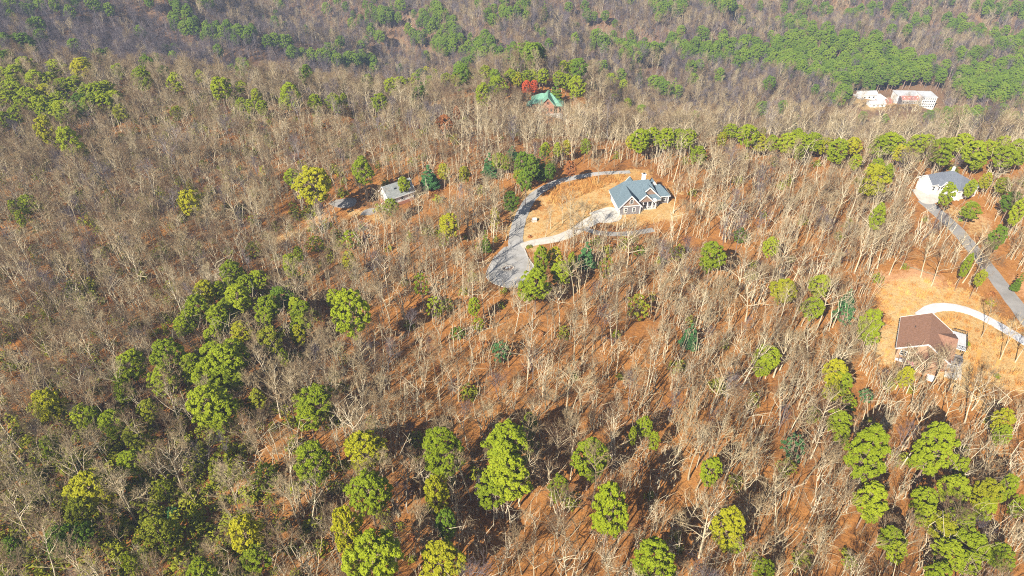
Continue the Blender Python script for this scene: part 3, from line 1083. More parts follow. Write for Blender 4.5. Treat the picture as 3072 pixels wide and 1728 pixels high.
def pine(seed, H=16.0, crown_d=7.0, z0=8.0, lobes=16, dens=1.0, size=0.62, shape='round'):
    rs = random.Random(seed)
    tr, cr = MB(), MB()
    Hc = H - z0
    lx, ly = rs.uniform(-0.3, 0.3), rs.uniform(-0.3, 0.3)
    tr.tube([(0, 0, -0.4), (lx * 0.4, ly * 0.4, H * 0.33), (lx, ly, H * 0.66), (lx * 1.2, ly * 1.2, H * 0.95)], [0.24, 0.19, 0.14, 0.04], 6)
    L = []
    if shape == 'round':
        ph = [rs.uniform(0, 6.28) for _ in range(4)]
        n = int(lobes * 3.6)
        for k in range(n):
            zz = ((k + 0.5) / n) ** 0.9
            az = k * 2.39996 + rs.uniform(-0.4, 0.4)
            prof = math.sqrt(max(0.02, 1 - (max(zz - 0.36, 0) / 0.66) ** 2)) if zz > 0.36 else 0.60 + 1.1 * zz
            bulge = 1 + 0.13 * math.sin(2 * az + ph[0] + 3 * zz) + 0.11 * math.sin(3 * az + ph[1] - 5 * zz) + 0.08 * math.sin(5 * az + ph[2])
            rr = crown_d / 2 * min(1, prof) * bulge * (rs.uniform(0.80, 0.97) if rs.random() < 0.8 else rs.uniform(0.3, 0.75))
            L.append((Vector((math.cos(az) * rr + lx, math.sin(az) * rr + ly, z0 + 0.3 + zz * Hc * 0.9 + rs.uniform(-0.4, 0.4))), crown_d * rs.uniform(0.055, 0.115)))
    else:
        n = 9
        for k in range(n):
            zz = k / (n - 1)
            R_ = crown_d / 2 * (1 - zz) ** 0.75 * 0.95 + 0.15
            m = max(2, int(7 * (1 - zz)) + 1)
            for j in range(m):
                az = j * 2 * math.pi / m + k * 0.9 + rs.uniform(-0.3, 0.3)
                rr = R_ * rs.uniform(0.5, 0.8)
                L.append((Vector((math.cos(az) * rr, math.sin(az) * rr, z0 + zz * Hc * 0.93)), max(0.45, R_ * 0.42)))
    cen = Vector((lx, ly, z0 + Hc * 0.42))
    for c, r in L:
        if shape == 'round' and rs.random() < 0.3:
            tr.tube([(lx * 0.9, ly * 0.9, max(z0 * 0.9, c.z - 1.6)), tuple(c)], [0.07, 0.03], 3)
        n = int(dens * (9 + 22 * r * r))
        for _ in range(n):
            d = Vector((rs.gauss(0, 1), rs.gauss(0, 1), rs.gauss(0, 1))).normalized()
            out = (c - cen).normalized()
            d = (d + out * 0.55 + Vector((0, 0, 0.35))).normalized()
            p = c + Vector((d.x * r, d.y * r, d.z * r * (0.8 if shape == 'round' else 0.5))) * rs.uniform(0.5, 1.15)
            nn = d + Vector((rs.gauss(0, 0.35), rs.gauss(0, 0.35), 0.25 + rs.gauss(0, 0.35)))
            tuft(cr, p, nn, size * rs.uniform(0.65, 1.2), rs, 5)
    return tr, cr


PINE = {'p': [], 'w': [], 's': []}
for s in range(6):
    tr, cr = pine(100 + s, 16, 7, 7.8 - 0.3 * s, 30 + 2 * s, 1.0, 0.36)
    PINE['p'].append((16.0, 7.0, 12.3, tr, cr, tr.mesh('trunk', M['pine_bark'], True), cr.mesh('crown', M['n_g'])))
for s in range(3):
    tr, cr = pine(200 + s, 16, 7, 3.0, 0, 1.0, 0.48, 'cone')
    PINE['w'].append((16.0, 7.0, 8.5, tr, cr, tr.mesh('trunk', M['pine_bark'], True), cr.mesh('crown', M['n_d'])))
for s in range(3):
    tr, cr = pine(300 + s, 7, 5, 0.8, 13, 0.7, 0.34)
    PINE['s'].append((7.0, 5.0, 4.0, tr, cr, tr.mesh('trunk', M['pine_bark'], True), cr.mesh('crown', M['n_g'])))

# ---------------------------------------------------------------- evergreens: position (in one of nine views of the photograph), size, kind, hue
VIEW = {'A': (0, 0), 'B': (1024, 0), 'C': (2048, 0), 'D': (0, 576), 'E': (1024, 576), 'F': (2048, 576), 'G': (0, 1152), 'H': (1024, 1152), 'I': (2048, 1152)}
EVER = """
A 180,480,110|420,500,110|610,500,130,,y|650,470,80|30,560,110|110,550,130|270,590,130|370,600,110|90,660,130|480,640,110|560,630,110|200,720,130|350,690,120,,y|40,740,110|650,690,110|720,680,120|800,660,110|680,780,120|760,760,120|850,730,100|590,760,110,,d|450,740,110|300,780,120|470,820,130|400,800,100|130,850,110|20,890,100|640,830,100,,d|500,870,110|320,840,90|340,960,130,170,y|510,1050,150,190|420,1060,80|620,1120,80|910,830,100,,o|1070,570,140|1330,610,120|1660,650,140|1820,650,80|1930,710,70|1510,570,80|1640,530,60,,o|1750,520,70|890,530,90|1340,840,90,,o|1820,780,90|1890,790,80|1970,800,90|2190,690,140|2140,760,80|2240,740,70|2370,760,100|2510,750,100|2540,790,80|2350,1360,230,,y|2205,1330,120|20,300,100,,d|80,310,90,,d|150,300,110,,d|220,330,100,,d|270,350,60,,d|750,410,90,,d|810,390,60
B 380,640,110|450,630,110|520,640,100|560,580,100|600,550,110|640,530,100,,y|700,550,100|580,620,90|790,590,80|870,590,90|890,500,80|940,470,80|980,450,70|910,540,80|1080,530,80|960,580,80|1070,700,110,140|1180,640,130|1280,560,90|1320,580,80,,y|1400,570,80|1450,560,80|1520,560,90|1640,580,90|1700,600,90|1780,640,110,140|1620,690,100,170,dw|1680,490,70|1740,490,80|1800,495,80|1960,500,80|2040,590,80|2130,640,80|2360,610,90|2410,620,90|2450,660,90|2520,620,80|2540,680,80|2160,770,50|290,760,110|20,740,50|160,1270,140,170|660,1330,150,170,tw|770,1280,80,,y|930,1300,80,,y|470,1380,80,100|1120,1240,120,170,tw|1180,1200,100|1290,1150,110,100,tw|1250,1220,80|1360,1220,110,150,d|1430,1230,110,140,d|1350,1310,90|1390,1340,100,140,d|1500,1250,110,200,dw|1570,1280,80,,d|1540,1120,80|1630,1120,60|1700,1100,60,,y|1840,1090,70|2250,1040,140|2350,1020,120|2450,1030,130|2550,1030,120|2190,1060,80,,y|1400,640,70,,r|1450,640,60,,r|780,920,110,,b|1730,1260,90,,b|870,840,50,,b
C 40,1030,120|370,980,100|300,1040,70,,y|500,1010,140|590,1060,100,,y|680,1070,100|870,1010,80|800,1060,120|900,1060,120|1000,1060,120|1090,1090,110,,y|1170,1110,140|1290,1090,110,,y|880,1150,70|1490,1080,130|1560,1060,130|1620,1080,120|1650,1150,110,,y|1780,1080,130|1850,1060,100|1960,1120,160|2050,1080,90|2130,1070,130|2200,1130,150|2230,1190,110|2310,1100,100|2420,1080,110|2440,1170,150|2530,1100,110|2550,1180,90|1460,1340,170,200,y|1310,1210,80|1470,1240,90|120,1160,110,120|1560,1280,70|2300,1350,70,,y|2005,1450,90,150|2180,1400,70|2185,1575,110,80|2420,1390,100,,o
D 100,110,70,90|150,190,60,100|210,80,130|1420,60,150,160,y|1900,440,120,110,os|2180,540,100,160|2250,460,70|2380,390,130,120,os|1740,580,150|1530,740,150,,y|1650,730,100|1740,700,120|1860,680,130|1950,650,130|1780,780,180|1700,860,130|1480,850,160|1430,930,130|1380,1000,130|1640,920,150|1600,1080,140|1660,1000,120|2010,860,170|1990,940,130|2120,780,150,,d|2230,850,130|2280,900,160|2270,990,150|2250,1060,110,,y|1820,1040,150,,y|2030,1110,190,,o|2520,790,110|970,1290,200|1250,1210,200,220|920,1420,110|1230,1410,190|1460,1290,170|1440,1350,150|1620,1200,180|1680,1270,250|1760,1190,200|1560,1370,220|1700,1380,220|2140,1240,90,120
E 810,230,150,150,y|770,340,80,150,s|70,360,130,130,s|50,500,100,120,y|1160,200,70,150,ys|600,700,110,160,s|470,680,60,,os|1090,370,80,160,dw|1280,50,100,120,d|1500,490,110,180|1610,480,110,140,y|1660,590,150|1850,470,140,190,tw|1740,510,60|1470,680,200|1400,740,120|700,870,120,150,s|790,850,90,,s|1000,850,90,110|880,1060,100,,ds|1210,1200,140,150,ts|2000,560,110,150,os|2230,860,160,170,os|2540,450,110,,os|2080,1070,60,,s|1030,990,90,,s|1760,1390,60,,ds|60,880,230,300|370,100,100,110|2250,440,80,,ds
F 60,1080,140,190,tw|230,460,170,180|200,540,110,,s|440,330,100,110,ds|670,400,100,130|1480,170,90,170|770,720,170,150,y|1030,690,150,130|990,860,150,150|640,1230,180,180|600,1290,130|1250,800,110,150,tw|1230,920,150,,ts|1430,970,150,180|1410,1060,130|1160,1340,140,180,y|1190,1420,150|1690,1380,100,140,y|2160,530,60,150|2250,640,70,,o|300,100,50,,os|2540,670,60,160,dw|2540,120,90,160|2380,320,100,160,d|2490,60,130,,d
G 340,130,190,210,y|400,190,100|610,220,150|690,230,120|850,270,170,190|930,50,130|1100,190,140,,o|1010,370,170,,o|1560,120,250|1680,170,200|1640,270,130|1940,100,120,,o|2380,120,260,240|2330,250,180|380,460,120,180|990,580,190,170|640,770,260,250,y|790,830,90,,y|600,930,180,,o|2360,570,250,280|1240,790,100,140,s|1670,590,180,,os|2000,700,170,200,s|1140,960,180,,os|1180,1080,180,,o|1300,1090,160,,s|450,1160,220,,d|1290,970,100,,ts|1840,1120,230,260,y|1920,1300,200|980,1340,110,170|1250,1220,100,,s|1520,1400,200|1110,1250,130,,os|1460,1000,100,,s|80,1220,120,,d|620,1120,150,,d|820,450,120,,os|1500,650,100,,os
H 180,480,260,280,y|200,780,270,290|760,460,270,310|720,800,180,250,y|1260,440,330,270|1250,640,320,220|1150,800,230,180|1420,290,120,130|1880,520,240,260|2290,310,110|2360,420,80|2200,380,60|1640,760,130,180|2030,920,240,330|50,1080,190,340,y|220,1320,400,300|760,1320,280,270,y|780,1040,150,200,d|2370,1330,300,270|1000,60,70,,os
I 1130,30,110,,y|1180,260,150,160|1210,370,100|1260,140,110,80,s|1390,90,100,,ts|1420,460,250,340|1930,430,230,300|1880,580,150|1780,540,100|2430,260,120,180,y|2420,370,100|2110,620,90,140|210,640,150,190|830,480,150,200,ts|790,620,130,,os|1440,850,200,230|1450,940,120|1830,860,170,190|1850,980,130|2050,780,220,200|2300,810,170,220,y|2300,920,130|2450,760,110,200|2540,900,100|2080,1040,220|1960,1080,200,,y|2180,1200,220|2030,1280,200|2170,1340,150|2410,1290,170,190|350,1040,200,260,y|390,1180,130|1590,1160,160,180|1620,1260,120|610,1400,160|1260,1350,100,,s|1950,1420,170
"""
HUEW = {'g': 'green', 'y': 'yellow-green', 'd': 'deep green', 'o': 'olive', 't': 'bluish-green', 'r': 'scarlet', 'b': 'rust-brown'}
REGIONS = [   # name of the place, and the part of the photograph it covers
    ('in the stand on the far left ridge', 0, 365, 170, 390), ('along the left skyline ridge', 365, 1110, 150, 345), ('on the dark slope at far left', 0, 420, 90, 170),
    ('on the knoll round the green-roofed house', 1110, 1860, 165, 345), ('on the slope right of the knoll', 1800, 2160, 200, 340),
    ('beside the lane where it bends', 1430, 1665, 400, 590), ('round the small white gabled house', 1020, 1400, 460, 680),
    ('on the crest behind the grey house', 1600, 2120, 330, 490), ('on the crest behind the white house', 2120, 3080, 370, 500), ('round the white house', 2700, 3080, 500, 720),
    ('beside the turning circle', 1550, 1900, 700, 900), ('in the dense clump left of centre', 500, 1120, 760, 1260), ('on the slope at centre left', 700, 1480, 560, 1060),
    ('high on the left slope', 0, 700, 390, 800), ('on the lower left slope', 0, 500, 1000, 1420), ('in the bottom left corner', 0, 640, 1420, 1760), ('along the bottom left', 640, 1020, 1260, 1760),
    ('near the bottom centre', 1020, 1620, 1240, 1760), ('in the middle of the right slope', 1620, 2520, 560, 1160), ('beside the brown-roofed house', 2500, 3080, 720, 1200),
    ('near the bottom right of centre', 1620, 2480, 1160, 1760), ('in the lower right corner', 2480, 3100, 1180, 1760)]
ORD = ['first', 'second', 'third', 'fourth', 'fifth', 'sixth', 'seventh', 'eighth', 'ninth', 'tenth', 'eleventh', 'twelfth', 'thirteenth', 'fourteenth', 'fifteenth', 'sixteenth',
       'seventeenth', 'eighteenth', 'nineteenth', 'twentieth', 'twenty-first', 'twenty-second', 'twenty-third', 'twenty-fourth', 'twenty-fifth', 'twenty-sixth', 'twenty-seventh',
       'twenty-eighth', 'twenty-ninth', 'thirtieth', 'thirty-first', 'thirty-second', 'thirty-third', 'thirty-fourth', 'thirty-fifth', 'thirty-sixth', 'thirty-seventh', 'thirty-eighth', 'thirty-ninth', 'fortieth']


def region_of(px, py):
    best, bd = None, 1e9
    for nm, x0, x1, y0, y1 in REGIONS:
        dx = max(x0 - px, 0, px - x1); dy = max(y0 - py, 0, py - y1)
        d = math.hypot(dx, dy)
        if d < bd: best, bd = nm, d
    return best


ever = []
for ln in EVER.strip().splitlines():
    vw, rest = ln.split(' ', 1)
    ox, oy = VIEW[vw]
    for it in rest.split('|'):
        q = it.split(',')
        cx, cy, w = float(q[0]), float(q[1]), float(q[2])
        h = float(q[3]) if len(q) > 3 and q[3] else w
        fl = q[4] if len(q) > 4 else ''
        kind = 'w' if 'w' in fl else 's' if 's' in fl else 'p'
        hue = next((c for c in fl if c in 'ydotrb'), 'g')
        ever.append(dict(px=ox + cx / 2.5156, py=oy + cy / 2.5156, w=w / 2.5156, h=h / 2.5156, kind=kind, hue=hue))

rs = random.Random(5)
for e in ever:
    k = e['kind']
    i = rs.randrange(len(PINE[k]))
    H0, D0, zc0 = PINE[k][i][:3]
    p = at(e['px'], e['py'], zc0 * 0.9)
    for _ in range(2):
        dep = depth_of((p[0], p[1], p[2] + zc0))
        D = min(max(e['w'] * (1.22 if e['px'] < 365 and e['py'] < 380 else 1.06) * dep / FPX, 1.6), 12.0)
        al = math.atan2(CAM_H - p[2] - zc0, math.hypot(p[0], p[1]))
        hh = e['h'] * dep / FPX * 1.04
        if k == 'p':
            sxy = D / D0
            Hc = math.sqrt(max(hh * hh - (D * math.sin(al)) ** 2, (0.55 * D) ** 2)) / math.cos(al)
            sz = min(max(Hc / 7.8, 0.5 * sxy + 0.25), 1.5)
            sz = max(sz, 0.62)
        else:
            sxy = D / D0
            Hc = math.sqrt(max(hh * hh - (D * math.sin(al)) ** 2, (0.6 * D) ** 2)) / math.cos(al)
            sz = min(max(Hc / (H0 * 0.85), 0.35), 1.4)
        p = at(e['px'], e['py'], zc0 * sz)
    e.update(i=i, p=p, sxy=sxy, sz=sz, dep=dep, reg=region_of(e['px'], e['py']))

by = {}
for e in ever:
    e['noun'] = {'p': 'pine', 'w': 'conifer', 's': 'evergreen'}[e['kind']] if e['hue'] not in 'rb' else 'leafy tree'
    by.setdefault((e['reg'], e['noun'], e['hue']), []).append(e)
for key, L in by.items():
    L.sort(key=lambda e: e['px'])
    for n, e in enumerate(L):
        form = {'p': 'round-topped', 'w': 'tall conical', 's': 'small loose'}[e['kind']]
        if e['hue'] in 'rb': form = 'small'
        base = '%s %s %s' % (form, HUEW[e['hue']], e['noun'])
        if len(L) == 1: e['label'] = '%s, the only one %s' % (base, e['reg'])
        elif len(L) == 2: e['label'] = '%s, %s of the two %s' % (base, 'left' if n == 0 else 'right', e['reg'])
        else: e['label'] = '%s, %s from the left %s' % (base, ORD[min(n, len(ORD) - 1)], e['reg'])

NAMES = {'p': ('pine_tree', 'pine tree', 'pines on the hillside'), 'w': ('conifer_tree', 'conifer', 'conical conifers in the wood'), 's': ('evergreen_tree', 'evergreen', 'small evergreens under the bare trees')}
ever_xy = []
ever.sort(key=lambda e: e['dep'])
n_pine = 0
extra_pines = []
for e in ever:
    nm, cat, grp = NAMES[e['kind']]
    if e['hue'] in 'rb': nm, cat, grp = 'leafy_tree', 'tree', 'trees still in coloured leaf'
    if nm == 'pine_tree':
        n_pine += 1
        if n_pine > 300:
            extra_pines.append(e)
            continue
    x, y, z = e['p']
    o = empty(nm, (x, y, z), rs.uniform(0, 6.28))
    o.scale = (e['sxy'], e['sxy'], e['sz'])
    tag(o, e['label'], cat, grp)
    tm, cm = PINE[e['kind']][e['i']][5:7]
    t = bpy.data.objects.new('trunk', tm); t.parent = o; COL.objects.link(t)
    c = bpy.data.objects.new('crown', cm); c.parent = o; COL.objects.link(c)
    c.material_slots[0].link = 'OBJECT'
    c.material_slots[0].material = M['n_' + e['hue']]
    ever_xy.append((x, y, e['sxy'] * 2.2, nm))
EV = np.array([(a, b, c) for a, b, c, _ in ever_xy])

# ---------------------------------------------------------------- where bare trees may stand
LINES = [(ROAD, 4.2), (DRIVE, 3.4), (DRIVE2, 2.2), (R_ROAD, 3.6), (C_DRIVE, 3.2)]
HOUSES = [(42.5, 198.5, 12), (47.5, 197, 11), (105, 127, 11), (111, 126, 7), (150, 205, 10), (-39, 204.5, 7)]
_gh = at(1640, 338)
HOUSES += [(_gh[0], _gh[1] + 4, 9), (_gh[0], _gh[1] - 4, 7)]


def open_ground(x, y):
    x = np.asarray(x, float); y = np.asarray(y, float)
    bad = np.zeros(x.shape, bool)
    for poly, buf in OPEN:
        lo, hi = poly.min(0) - 8, poly.max(0) + 8
        k = (x > lo[0]) & (x < hi[0]) & (y > lo[1]) & (y < hi[1])
        if k.any(): bad[k] |= sdf(poly, x[k], y[k]) > -buf
    for ln, w in LINES:
        bad |= pdist(ln, x, y) < w
    for hx, hy, r in HOUSES:
        bad |= np.hypot(x - hx, y - hy) < r
    return bad


def scatter(cell, y0, y1, jit=0.48, seed=1):
    r = np.random.default_rng(seed)
    xs, ys = [], []
    ny_ = int((y1 - y0) / cell)
    for k in range(ny_):
        y = y0 + (k + 0.5) * cell
        half = 0.78 * (y * _ct + 150 * _st) + 40
        n = int(2 * half / cell)
        xs.append(-half + (np.arange(n) + 0.5) * cell + r.uniform(-jit, jit, n) * cell)
        ys.append(y + r.uniform(-jit, jit, n) * cell)
    x, y = np.concatenate(xs), np.concatenate(ys)
    z = hz(x, y)
    px, py, dep = proj(x, y, z + 6)
    k = (px > -260) & (px < 3330) & (py < 2050) & (py > -160)
    return x[k], y[k], z[k], px[k], py[k], dep[k]


x1, y1, z1, px1, py1, d1 = scatter(3.7, 42, 290, seed=3)
x2, y2, z2, px2, py2, d2 = scatter(3.5, 290, 1150, seed=4)
X = np.concatenate([x1, x2]); Y = np.concatenate([y1, y2]); Z = np.concatenate([z1, z2])
PX = np.concatenate([px1, px2]); PY = np.concatenate([py1, py2]); DEP = np.concatenate([d1, d2])
r = np.random.default_rng(9)
leftness = smooth((1500 - PX) / 900)
dens = np.where(Y < 290, 0.56 + 0.32 * leftness, 0.90)
dens = dens * (0.45 + 1.1 * vnoise(X + 900, Y, 17, 5))
keep = (r.random(len(X)) < dens) & ~open_ground(X, Y)
ka = np.where(keep)[0]
cxp, cyp, cdp = proj(X[ka], Y[ka], Z[ka] + 9.5)
hide = np.zeros(len(ka))
crp = 3.2 * FPX / cdp
for e in ever:
    k = (np.abs(cxp - e['px']) < 0.5 * e['w'] + 0.35 * crp) & (np.abs(cyp - e['py']) < 0.5 * e['h'] + 0.45 * crp) & (cdp < e['dep'] + 1)
    hide[k] = np.maximum(hide[k], 0.96)
# keep the sight lines to houses and roads as open as the wood leaves them
for a0, b0, a1, b1, pr in ((1800, 520, 2020, 655, .9), (2680, 930, 2880, 1015, .92), (2870, 950, 3072, 1110, .9), (2700, 860, 3000, 950, .9), (2740, 505, 2960, 620, .95), (1115, 550, 1200, 640, .85), (1580, 280, 1690, 345, .72),
                           (2545, 268, 2830, 345, .97), (1455, 740, 1610, 868, .93), (1535, 545, 1650, 740, .9), (1600, 620, 1860, 740, .85), (1860, 500, 1960, 530, .8), (2790, 620, 2900, 740, .8), (2880, 690, 3072, 960, .92), (2600, 790, 2900, 900, .85), (980, 590, 1130, 645, .8), (1770, 60, 1840, 84, .95)):
    by_ = proj(X[ka], Y[ka], Z[ka])[1]
    k = (cxp > a0 - 0.4 * crp) & (cxp < a1 + 0.4 * crp) & (cyp > b0 - 0.3 * crp) & (cyp < b1 + 0.5 * crp) & (by_ > b1 - 10)
    hide[k] = np.maximum(hide[k], pr)
gone = r.random(len(ka)) < hide
keep[ka[gone]] = False
ka = ka[~gone]
dmin = np.full(len(ka), 1e9)
for a, b, c in EV:
    dmin = np.minimum(dmin, np.hypot(X[ka] - a, Y[ka] - b) - c * 0.75)
keep[ka[dmin < 0]] = False

# ---------------------------------------------------------------- far pine woods (counted by the thousand): patches in the valley and along the far spurs
FAR_GREEN = [   # outline in the photograph, share of trees that are pines
    ([(2250, 130), (2420, 105), (2560, 100), (2640, 125), (2700, 165), (2780, 190), (2830, 235), (2820, 275), (2640, 262), (2520, 250), (2420, 225), (2330, 200)], 0.85),
    ([(2050, 110), (2160, 115), (2300, 140), (2380, 180), (2300, 210), (2150, 190), (2050, 170)], 0.5),
    ([(2950, 190), (3072, 200), (3072, 310), (2980, 300), (2850, 280), (2860, 230)], 0.7),
    ([(2970, 110), (3072, 100), (3072, 150), (2980, 145)], 0.7),
    ([(2480, 280), (2560, 275), (2560, 310), (2470, 310)], 0.5), ([(2560, 325), (2720, 325), (2720, 355), (2560, 360)], 0.55), ([(2760, 335), (3000, 345), (3060, 375), (2900, 385), (2780, 365)], 0.55),
    ([(470, 25), (520, 25), (640, 75), (760, 95), (900, 130), (1030, 170), (1030, 200), (920, 175), (780, 135), (600, 110), (480, 75)], 0.45),
    ([(1030, 20), (1120, 15), (1330, 30), (1380, 80), (1420, 120), (1340, 140), (1200, 90), (1040, 60)], 0.45),
    ([(1250, 120), (1420, 115), (1560, 150), (1640, 185), (1560, 190), (1400, 165), (1280, 150)], 0.5),
    ([(1480, 10), (1590, 5), (1580, 50), (1450, 70)], 0.55), ([(1950, 10), (2060, 5), (2060, 40), (1970, 40)], 0.55), ([(2120, 15), (2170, 15), (2240, 40), (2160, 38)], 0.5), ([(1740, 20), (1830, 40), (1850, 75), (1760, 66)], 0.55),
    ([(2000, 110), (2060, 100), (2060, 160), (1980, 150)], 0.5), ([(1700, 110), (1900, 110), (2000, 150), (1900, 190), (1760, 150)], 0.3),
    ([(2350, 60), (2420, 50), (2420, 95), (2340, 95)], 0.4), ([(2640, 0), (2700, 0), (2720, 60), (2670, 60)], 0.4), ([(2900, 10), (3072, 20), (3072, 60), (2940, 40)], 0.5), ([(2330, 10), (2640, 20), (2640, 60), (2380, 40)], 0.25),
    ([(1000, 160), (1110, 175), (1130, 210), (1020, 200)], 0.5), ([(0, 0), (320, 0), (300, 40), (0, 30)], 0.12), ([(380, 0), (620, 0), (640, 40), (420, 40)], 0.15),
    ([(1090, 90), (1250, 120), (1230, 150), (1090, 130)], 0.3), ([(2700, 40), (2950, 70), (2950, 110), (2720, 90)], 0.25), ([(2860, 140), (3000, 160), (2980, 190), (2860, 180)], 0.2)]
gpx, gpy, _ = proj(X, Y, Z + 9)
green = np.full(len(X), 0.02)
for pl, a in FAR_GREEN:
    green = np.where(inside(np.array(pl, float), gpx, gpy), np.maximum(green, a), green)
green = np.where((Y > 300) & (gpy < 380), green, np.where(Y > 300, 0.03, 0.0))
is_pine = keep & (r.random(len(X)) < green)
# pines are thinned where the crowns would swallow one another
bare = keep & ~is_pine


def instancer(name, coll, pts, rotz, scl, pick, label, tilt=None):
    me = bpy.data.meshes.new(name)
    me.from_pydata([tuple(p) for p in pts], [], [])
    n = len(pts)
    for an, typ, key, val in (('spin', 'FLOAT_VECTOR', 'vector', np.stack([tilt[0] if tilt else np.zeros(n), tilt[1] if tilt else np.zeros(n), rotz], -1)), ('size', 'FLOAT_VECTOR', 'vector', scl)):
        a = me.attributes.new(an, typ, 'POINT')
        a.data.foreach_set(key, np.asarray(val, np.float32).ravel())
    a = me.attributes.new('pick', 'INT', 'POINT')
    a.data.foreach_set('value', np.asarray(pick, np.int32))
    o = bpy.data.objects.new(name, me)
    COL.objects.link(o)
    ng = bpy.data.node_groups.new(name + '_nodes', 'GeometryNodeTree')
    ng.interface.new_socket('Geometry', in_out='INPUT', socket_type='NodeSocketGeometry')
    ng.interface.new_socket('Geometry', in_out='OUTPUT', socket_type='NodeSocketGeometry')
    N = ng.nodes.new
    gi, go = N('NodeGroupInput'), N('NodeGroupOutput')
    iop = N('GeometryNodeInstanceOnPoints')
    ci = N('GeometryNodeCollectionInfo')
    ci.inputs['Collection'].default_value = coll
    ci.inputs['Separate Children'].default_value = True
    ci.inputs['Reset Children'].default_value = True

    def attr(nm, typ):
        q = N('GeometryNodeInputNamedAttribute')
        q.data_type = typ
        q.inputs['Name'].default_value = nm
        return q.outputs['Attribute']
    e2r = N('FunctionNodeEulerToRotation')
    L = ng.links.new
    L(attr('spin', 'FLOAT_VECTOR'), e2r.inputs[0])
    L(gi.outputs[0], iop.inputs['Points'])
    L(ci.outputs[0], iop.inputs['Instance'])
    iop.inputs['Pick Instance'].default_value = True
    L(attr('pick', 'INT'), iop.inputs['Instance Index'])
    L(e2r.outputs[0], iop.inputs['Rotation'])
    L(attr('size', 'FLOAT_VECTOR'), iop.inputs['Scale'])
    L(iop.outputs[0], go.inputs[0])
    md = o.modifiers.new('scatter', 'NODES')
    md.node_group = ng
    tag(o, label, kind='stuff')
    return o


pine_lib = bpy.data.collections.new('far_pine_prototypes')
for s in range(5):
    tr, cr = PINE['p'][s][3:5]
    pine_lib.objects.link(lib_obj('far_pine_%d' % s, [(tr, M['pine_bark']), (cr, M['n_f'])]))
for s in range(2):
    tr, cr = PINE['w'][s][3:5]
    pine_lib.objects.link(lib_obj('far_pine_%d' % (5 + s), [(tr, M['pine_bark']), (cr, M['n_d'])]))
kp = np.where(is_pine)[0]
kp = kp[r.random(len(kp)) < 0.72]
pts = np.stack([X[kp], Y[kp], Z[kp]], -1)
n = len(kp)
s = r.uniform(0.75, 1.15, n)
w = s * r.uniform(0.85, 1.1, n)
pk = r.choice(7, n, p=[.18, .18, .18, .18, .18, .05, .05])
if extra_pines:
    q = np.array([e['p'] for e in extra_pines]); pts = np.concatenate([pts, q])
    w = np.concatenate([w, [e['sxy'] for e in extra_pines]]); s = np.concatenate([s, [e['sz'] for e in extra_pines]])
    pk = np.concatenate([pk, [e['i'] for e in extra_pines]]); n = len(pk)
instancer('pine_forest', pine_lib, pts, r.uniform(0, 6.28, n), np.stack([w, w, s], -1), pk, 'distant pine woods in the valley and on the far slopes')
print('far pines', n)

# ---------------------------------------------------------------- bare trees: the 300 that show largest one by one, the rest as one wood
kb_ = np.where(bare)[0]
size = 0.58 + 0.56 * r.random(len(kb_)) ** 1.3
small = r.random(len(kb_))
pick = r.integers(0, NB, len(kb_))
clean = (Y[kb_] < 300) & (r.random(len(kb_)) < 0.12 + 0.72 * (1 - smooth((1500 - PX[kb_]) / 700)))
pick = np.where(clean, pick + NB, pick)
Hs = np.array([b[0] for b in BARE])[pick] * size
bpx, bpy_, bdep = proj(X[kb_], Y[kb_], Z[kb_] + Hs * 0.6)
shown = np.where((bpx > 0) & (bpx < 3072) & (bpy_ > 0) & (bpy_ < 1728), Hs / bdep, 0)
order = np.argsort(-shown)
near = order[:270]
rest = order[270:]
spin = r.uniform(0, 6.28, len(kb_))
# on the right the wood leans slightly, as on a slope facing the sun
ZONE_X = [(0, 420, 'at the far left'), (420, 860, 'left of centre'), (860, 1290, 'just left of centre'), (1290, 1720, 'at the centre'), (1720, 2150, 'just right of centre'), (2150, 2620, 'right of centre'), (2620, 3080, 'at the far right')]
ZONE_Y = [(0, 1150, 'half-way up'), (1150, 1340, 'in the near wood'), (1340, 1540, 'lower down'), (1540, 1740, 'at the bottom edge')]
cnt = {}
items = []
for j in near:
    zx = next(n for a, b, n in ZONE_X if a <= bpx[j] < b)
    zy = next(n for a, b, n in ZONE_Y if a <= bpy_[j] < b)
    h = Hs[j]
    items.append((zx, zy, bpx[j], j))
    cnt.setdefault((zx, zy), []).append((bpx[j], j))
lab = {}
for (zx, zy), L in cnt.items():
    L.sort()
    for n, (_, j) in enumerate(L):
        form = 'tall leafless' if Hs[j] > 16.5 else 'leafless' if Hs[j] > 13 else 'small leafless'
        shape = 'spreading' if BARE[pick[j]][0] in (15, 16) else 'slender' if BARE[pick[j]][0] >= 19 or BARE[pick[j]][0] <= 12 else 'upright'
        lab[j] = ('%s %s tree' % (form, shape), zx, zy, ORD[min(n, 39)] + ' from the left')
for j in near:
    k = kb_[j]
    o = empty('bare_tree', (X[k], Y[k], Z[k]), spin[j])
    o.scale = (size[j],) * 3
    a, zx, zy, od = lab[j]
    tag(o, '%s, %s %s %s' % (a, od.replace('the ', ''), zy, zx), 'bare tree', 'leafless trees in the near wood')
    t = bpy.data.objects.new('trunk', BARE[pick[j]][1]); t.parent = o; COL.objects.link(t)
    c = bpy.data.objects.new('crown', BARE[pick[j]][2]); c.parent = o; COL.objects.link(c)
